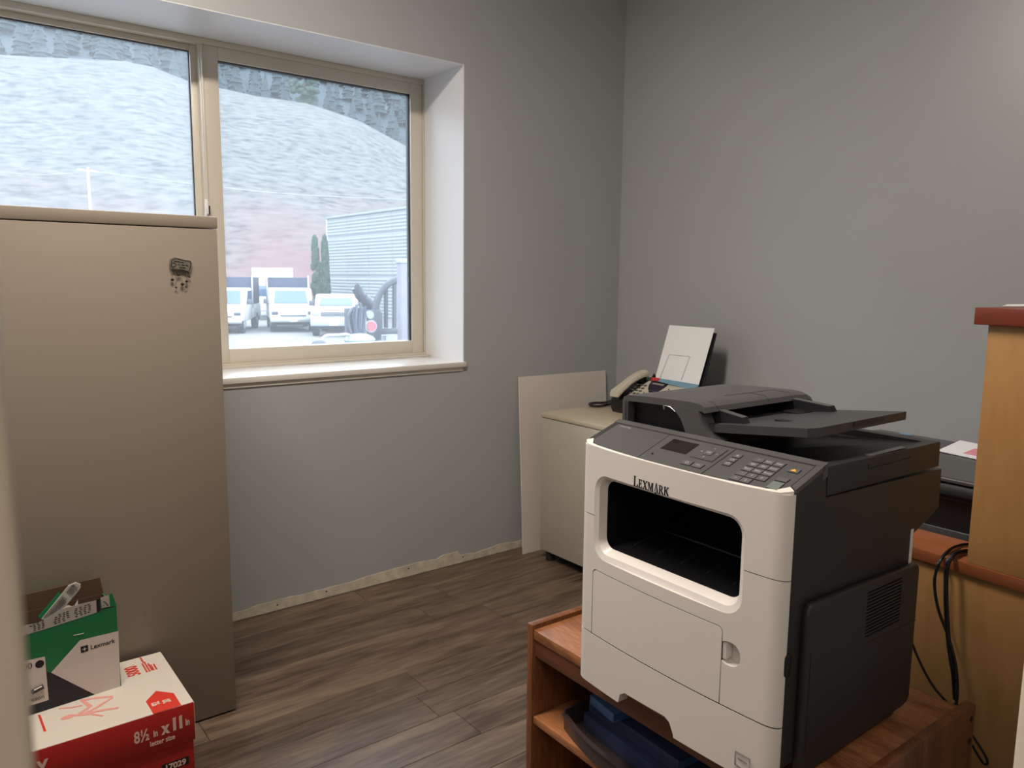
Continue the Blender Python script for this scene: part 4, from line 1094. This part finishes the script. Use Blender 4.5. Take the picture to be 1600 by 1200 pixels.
# conifers on the forested slope
def conifer_mesh(bushy, seed):
    rg = random.Random(seed); b = MB(); n = 10
    for k in range(n):
        f_ = k / (n - 1); z0 = .12 + f_ * .72; rr = (.16 * (1 - f_) ** .8 + .03) * (1.5 if bushy else 1)
        t = bmesh.new(); bmesh.ops.create_cone(t, cap_ends=True, segments=9, radius1=rr, radius2=rr * .45, depth=.15)
        for v in t.verts:
            if v.co.z < 0: v.co.x *= rg.uniform(.75, 1.25); v.co.y *= rg.uniform(.75, 1.25); v.co.z -= rg.uniform(0, .02)
        b.merge(t, Matrix.Translation((rg.uniform(-.01, .01), rg.uniform(-.01, .01), z0 + .06)) @ Matrix.Rotation(rg.uniform(0, 6), 4, 'Z'))
    return b
protos = []
for k in range(3):
    e = empty('conifer', (0, 0, -50)); f1 = conifer_mesh(False, k).build('foliage', M_conifer, e, False); f2 = MB().cyl((0, 0, 0), (0, 0, .5), .018, 6).build('trunk', M_bark, e)
    protos.append((e, f1, f2))
rg = random.Random(11); cnt = 0; spots = []
GRP = 'distant conifers on the mountain'
while cnt < 270:
    a = rg.uniform(2, 36); r_ = R1_ + 6 + 105 * rg.random() ** 1.2
    h_ = rg.uniform(7, 12)
    q_ = (r_ * math.sin(math.radians(a)), r_ * math.cos(math.radians(a)))
    if any((q_[0] - u_[0]) ** 2 + (q_[1] - u_[1]) ** 2 < 22 for u_ in spots): continue
    spots.append(q_)
    z = mtn_z(a, r_)
    e, f1, f2 = protos[cnt % 3]
    if cnt >= 3:
        e2 = e.copy(); COL.objects.link(e2)
        for f_ in (f1, f2):
            g = f_.copy(); COL.objects.link(g); g.parent = e2
        e = e2
    e.location = (r_ * math.sin(math.radians(a)), r_ * math.cos(math.radians(a)), z - .5); e.scale = (h_, h_, h_); e.rotation_euler = (0, 0, rg.uniform(0, 6))
    tag(e, 'distant blue-green conifer on the hazy mountain above the grassy slope', 'tree', GRP)
    cnt += 1
# one bushier, greener pine at the edge of the slope
az_ = math.degrees(math.atan2(*[ray(476, 166)[i] for i in (0, 1)])); r_ = R1_ + 2
e = tag(empty('pine_tree', (r_ * math.sin(math.radians(az_)), r_ * math.cos(math.radians(az_)), 1.35 + interp(RID, az_) * R1_ - .6)), 'bushy green pine standing alone on the ridge of the grassy slope', 'tree')
b = MB(); rg = random.Random(5)
for k in range(46):
    f_ = rg.random(); zz = 1.2 + f_ * 6.2; rr = (2.9 * math.sin(math.pi * min(1, .12 + f_ * .86)) ** .8) * rg.random() ** .5; an = rg.uniform(0, 6.28)
    b.ball((rr * math.cos(an), rr * math.sin(an), zz), rg.uniform(.55, .95), 1, (1, 1, .8))
b.build('foliage', M_conifer2, e, False); MB().cyl((0, 0, -.5), (0, 0, 5), .22, 8).build('trunk', M_bark, e)

# two columnar cedars beside the pale building
for px, hh, lab in ((493.5, 61, 'left of two columnar green cedars beside the pale metal building'), (508.5, 61, 'right of two columnar green cedars, touching the pale metal building')):
    r_ = 49.0; d = ray(px, 437); hd = Vector((d.x, d.y, 0)).normalized(); p = hd * r_
    top_z = 1.35 + r_ / RZ.to_2d().length * (437 - (437 - hh)) / F * .98
    e = tag(empty('cedar_tree', (p.x, p.y, ground_z)), lab, 'tree'); Ht = top_z - ground_z
    b = MB(); rg = random.Random(px)
    for k in range(110):
        f_ = rg.random(); rr = .22 * (1 - f_ ** 3) ** .6 * rg.uniform(.6, 1); an = rg.uniform(0, 6.28)
        b.ball((rr * math.cos(an), rr * math.sin(an), .35 + f_ * (Ht - .4)), .16, 1, (1, 1, 1.9))
    b.build('foliage', M_cedar, e, False); MB().cyl((0, 0, 0), (0, 0, Ht * .6), .07, 8).build('trunk', M_bark, e)

# pale corrugated building
be = tag(empty('warehouse', (22.7, 50.0, ground_z)), 'pale ribbed metal building beyond the parked trucks', 'building')
HB = 5.2 - ground_z + .12
MB().box(.12, 14, -24, -.12, 0, HB - .05).build('core', M_siding, be)
tiers = [(0, 2.55), (2.58, 5.15), (5.18, HB)]
tm = {}
for (z0, z1) in tiers:
    for k in range(8):
        y1_ = -.0 - k * 3.0
        key = round(z1 - z0, 2)
        if key not in tm:
            b = MB(); b.box(.04, .11, -2.97, 0, 0, z1 - z0)
            nrib = int((z1 - z0) / .2)
            for q_ in range(nrib):
                zz = .06 + q_ * .2; b.prism([(.04, zz), (.0, zz + .03), (.0, zz + .09), (.04, zz + .12)], 'y', -2.96, -.01)
            tm[key] = b.build('wall_panel', M_siding, be, False); o = tm[key]
        else:
            o = tm[key].copy(); COL.objects.link(o); o.parent = be
        o.location = (0, y1_, z0)
b = MB(); b.box(-.06, 14.1, -24.1, .06, HB, HB + .12, .01); b.build('roof_edge', M_siding, be)
b = MB(); b.box(-.02, .14, -.02, .06, 0, HB); b.build('corner_trim', M_twhite, be)
MB().box(.12, 14, -.11, -.0, 0, HB - .05).build('end_wall', M_siding, be)

# trucks
def wheel(parent, x, y_, r_=.38, w_=.24):
    o = MB().cyl((x - w_ / 2, y_, r_), (x + w_ / 2, y_, r_), r_, 20).build('wheel', M_tyre, parent)
    MB().cyl((x - w_ / 2 - .012, y_, r_), (x + w_ / 2 + .012, y_, r_), r_ * .5, 14).build('hub', M_siding, o)
def truck(px, py, rz, label, cat='truck', big=True, box=True, grille=False):
    p = on_z(px, py, ground_z)
    e = tag(empty('pickup_truck', p, rz), label, cat)
    w = .98 if big else .93; hc = 1.92 if big else 1.70
    b = MB()
    b.prism([(0, .52), (.02, .98), (.25, 1.12), (1.25, 1.20), (1.25, .52)], 'x', -w, w, .05)
    b.build('hood', M_twhite, e)
    b = MB(); b.prism([(1.1, .50), (1.1, 1.18), (1.62, hc - .04), (1.80, hc), (2.9, hc), (3.05, 1.2), (3.05, .50)], 'x', -w + .04, w - .04, .05); b.build('cab', M_twhite, e)
    b = MB(); b.loft([Vector((-w + .22, 1.14, 1.24)), Vector((w - .22, 1.14, 1.24)), Vector((w - .30, 1.60, hc - .12)), Vector((-w + .30, 1.60, hc - .12))], [Vector((-w + .22, 1.10, 1.26)), Vector((w - .22, 1.10, 1.26)), Vector((w - .30, 1.565, hc - .10)), Vector((-w + .30, 1.565, hc - .10))]); b.build('windscreen', M_tglass, e)
    for sx in (-1, 1):
        b = MB(); b.prism([(1.42, 1.22), (1.78, hc - .12), (2.72, hc - .12), (2.80, 1.22)], 'x', sx * (w - .045), sx * (w - .02)); b.build('side_window', M_tglass, e)
        b = MB(); b.box(sx * (w + .02), sx * (w + .22), 1.36, 1.42, 1.22, 1.44, .01) if sx > 0 else b.box(sx * (w + .22), sx * (w + .02), 1.36, 1.42, 1.22, 1.44, .01); b.build('mirror', M_tgrey, e)
        b = MB(); x0_, x1_ = sorted((sx * (w - .34), sx * (w - .06))); b.box(x0_, x1_, -.03, .03, .78 if not grille else .86, .92 if not grille else 1.0, .01); b.build('headlight', M_tgrey if not grille else M_siding, e)
        wheel(e, sx * (w - .14), .62); wheel(e, sx * (w - .14), 4.2)
    b = MB(); b.box(-w, w, -.14, .02, .44, .64, .03); b.build('bumper', M_alu if big else M_siding, e)
    b = MB(); b.box(-w + .06, w - .06, .05, .9, .30, .46, .02); b.build('underside', M_tyre, e)
    b = MB(); b.box(-.16, .16, -.17, -.13, .46, .60, .005); b.build('number_plate', M_twhite, e)
    if grille:
        b = MB(); b.box(-.52, .52, -.03, .03, .84, 1.02, .01); g = b.build('grille', M_tgrey, e)
        for k in range(2): MB().box(-.5, .5, -.045, -.02, .88 + k * .07, .895 + k * .07).build('grille_bar', M_siding, g)
    else:
        b = MB(); b.box(-.56, .56, -.02, .03, .70, .76, .01); b.build('grille', M_tgrey, e)
    b = MB(); b.box(-w + .02, w - .02, 3.12, 5.4, .55, 1.15, .03); b.build('bed', M_twhite if big else M_tgrey, e)
    if box:
        b = MB(); b.box(-w + .05, w - .05, 3.15, 5.35, 1.16, 2.42, .03); b.build('load_cover', M_tarp, e)
        for sx in (-1, 1): MB().box(sx * (w - .03) - .03, sx * (w - .03) + .03, 3.08, 3.14, 1.0, 2.5, .01).build('rack_post', M_alu, e)
    return e
truck(342, 522, math.radians(-28), 'leftmost white pickup truck, cut off by the window frame, with a tarped load')
truck(459, 519, math.radians(-18), 'middle white pickup truck with a blue tarped load behind its cab')
truck(522, 526, math.radians(-30), 'smaller pale pickup with a dark grille parked beside the cedars', big=False, box=False, grille=True)
p = on_z(428, 498, ground_z)
e = tag(empty('box_truck', p, math.radians(-20)), 'white box truck parked behind the two white pickups', 'truck')
MB().box(-1.15, 1.15, 0, 5, .8, 2.95, .05).build('cargo_box', M_twhite, e)
b = MB(); b.box(-1.0, 1.0, -1.6, -.05, .5, 2.1, .12); b.build('cab', M_twhite, e)
MB().box(-.85, .85, -1.63, -1.58, 1.35, 1.95, .02).build('windscreen', M_tglass, e)
for sx in (-1, 1): wheel(e, sx * .9, -.9, .42); wheel(e, sx * .9, 3.8, .42)

# dark steel rack with arched bars, lamps and exhaust elbow close to the window
YR = 9.0
o0 = Vector((4.75, YR, ground_z))
re_ = tag(empty('trailer_rack', o0), 'dark steel arched rack with vertical bars outside the window', 'rack')
def q9(px, py, y_=YR): return on_y(px, py, y_) - o0
b = MB(); b.tube([Vector((q9(584, 530).x, 0, 0)), q9(584, 530), q9(585, 495), q9(590, 468), q9(600, 450), q9(613, 440), q9(626, 436)], .045, 10, 4); b.build('arch_tube', M_steel, re_)
for px, t0 in ((603, 448), (616, 440)): MB().tube([q9(px, t0), q9(px, 512)], .028, 8, 1).build('bar', M_steel, re_)
b = MB(); a_ = q9(584, 516); c_ = q9(628, 514); b.box(a_.x, c_.x, -.03, .03, a_.z - .06, a_.z + .02, .005); b.build('cross_rail', M_steel, re_)
b = MB(); a_ = q9(600, 528); c_ = q9(624, 528); b.box(a_.x, c_.x, -.05, .3, 0, a_.z + .03, .01); b.build('base_box', M_siding, re_)
b = MB(); a_ = q9(570, 532); c_ = q9(590, 484); b.box(a_.x, c_.x, -.10, -.04, a_.z, c_.z, .015); lh = b.build('lamp_housing', M_steel, re_)
c_ = q9(581, 510, YR - .12); MB().cyl(c_, c_ + Vector((0, .04, 0)), .062, 20).build('red_lamp', M_rlens, lh)
b = MB(); b.prism(rrect(-.03, .03, -.03, .03, .01, 2), 'y', -.125, -.12); 
MB().cyl(c_ + Vector((0, .012, 0)), c_ + Vector((0, .03, 0)), .082, 20).build('lamp_ring', M_siding, lh)
b.bm.free()
c_ = q9(579, 492, YR - .12); MB().cyl(c_, c_ + Vector((0, .04, 0)), .05, 20).build('white_lamp', M_siding, lh)
ex = tag(empty('exhaust_pipe', o0 + Vector((0, .42, 0))), 'dark bent exhaust pipe with an open slanted end outside the window', 'pipe')
def q8(px, py): return on_y(px, py, YR + .42) - (o0 + Vector((0, .42, 0)))
MB().tube([Vector((q8(588, 500).x, 0, 0)), q8(588, 510), q8(586, 488), q8(577, 476), q8(566, 466)], .085, 14, 5).build('pipe_body', M_steel, ex)
b = MB(); b.tube([q8(568, 468), q8(561, 458), q8(557, 449)], .07, 14, 3); b.build('pipe_end', M_steel, ex)
MB().ball(q8(557.5, 455) + Vector((0, -.02, 0)), .07, 2, (.75, .6, 1.6)).build('pipe_mouth', M_tyre, ex)
po = tag(empty('fence_post', on_y(631, 535, 8.6) * 1.0), 'weathered pale post standing at the right end of the steel rack', 'post'); po.location.z = ground_z
top_ = on_y(631, 405, 8.6).z - ground_z
MB().box(-.062, .062, -.06, .06, 0, top_ - .05, .01).build('post_body', M_post, po)
MB().box(-.075, .07, -.07, .07, top_ - .05, top_, .01).build('post_cap', M_siding, po)
# bundle of blue-grey hoses and a small teal machine with a bent handlebar
o1 = Vector((4.35, 8.8, ground_z))
he = tag(empty('hose_bundle', o1), 'tangle of blue-grey hoses hanging beside the red lamp outside', 'hoses')
def q7(px, py, y_=8.8): return on_y(px, py, y_) - o1
rg = random.Random(2)
for k in range(6):
    x = 549 + k * 4
    MB().tube([q7(x + rg.uniform(-2, 2), 478 + rg.uniform(-4, 4)), q7(x + rg.uniform(-5, 5), 492), q7(x + rg.uniform(-5, 5), 510), q7(x + rg.uniform(-3, 3), 528), q7(x, 545)], .020, 7, 3).build('hose', M_tarp if k % 2 else M_tgrey, he)
b = MB(); a_ = q7(546, 482); b.box(a_.x - .02, q7(574, 482).x, .05, .12, 0, a_.z, .01); b.build('hose_rack', M_tgrey, he)
o2 = Vector((3.9, 7.6, ground_z))
qb = tag(empty('quad_bike', o2), 'small machine with pale teal tank and bent silver handlebar below the window', 'vehicle')
def q6(px, py, y_=7.6): return on_y(px, py, y_) - o2
b = MB(); b.ball(q6(562, 531), .13, 2, (1.35, 1.2, .55)); b.build('tank', M_teal, qb)
b = MB(); b.tube([q6(502, 537), q6(505, 528), q6(513, 524), q6(530, 523.5), q6(541, 522.5), q6(550, 526), q6(556, 530)], .017, 8, 4); b.build('handlebar', M_siding, qb)
b = MB(); b.ball(q6(498, 537), .07, 2, (1.2, .5, .6)); b.build('mirror', M_tgrey, qb)
b = MB(); c_ = q6(545, 545); b.box(c_.x - .35, c_.x + .55, -.1, .5, .35, c_.z, .06); b.build('frame', M_tgrey, qb)
for x in (-.3, .5): wheel(qb, c_.x + x, .2, .3, .2)

# utility pole with wires on the slope
r_ = 75.0; d = ray(148, 437); hd = Vector((d.x, d.y, 0)).normalized(); p = hd * r_
az_ = math.degrees(math.atan2(hd.x, hd.y)); gz = hill_z(az_, r_)
tz_ = EYE.z + (ray(148, 266) * (r_ / math.hypot(*ray(148, 266).to_2d()))).z
up_ = tag(empty('utility_pole', (p.x, p.y, gz)), 'pale utility pole with a crossarm on the grassy slope', 'pole')
MB().cyl((0, 0, -.5), (0, 0, tz_ - gz + .2), .13, 8, .09).build('pole', M_wood_, up_)
MB().box(-.9, .9, -.07, .07, tz_ - gz - .15, tz_ - gz, 0, 1, Matrix.Rotation(.5, 4, 'Z')).build('crossarm', M_wood_, up_)
def far(px, py, r_): 
    d = ray(px, py); return EYE + d * (r_ / math.hypot(d.x, d.y))
a_ = far(148, 268, 75)
for q_, lab in (((-60, 258, 80), 'pale overhead wire running left from the utility pole'), ((660, 313, 82), 'pale overhead wire running right from the utility pole')):
    c_ = far(*q_); m_ = (a_ + c_) / 2 - Vector((0, 0, .5))
    o = MB().tube([Vector(), m_ - a_, c_ - a_], .028, 5, 8).build('overhead_wire', M_siding, None, True, a_); tag(o, lab, 'wire')
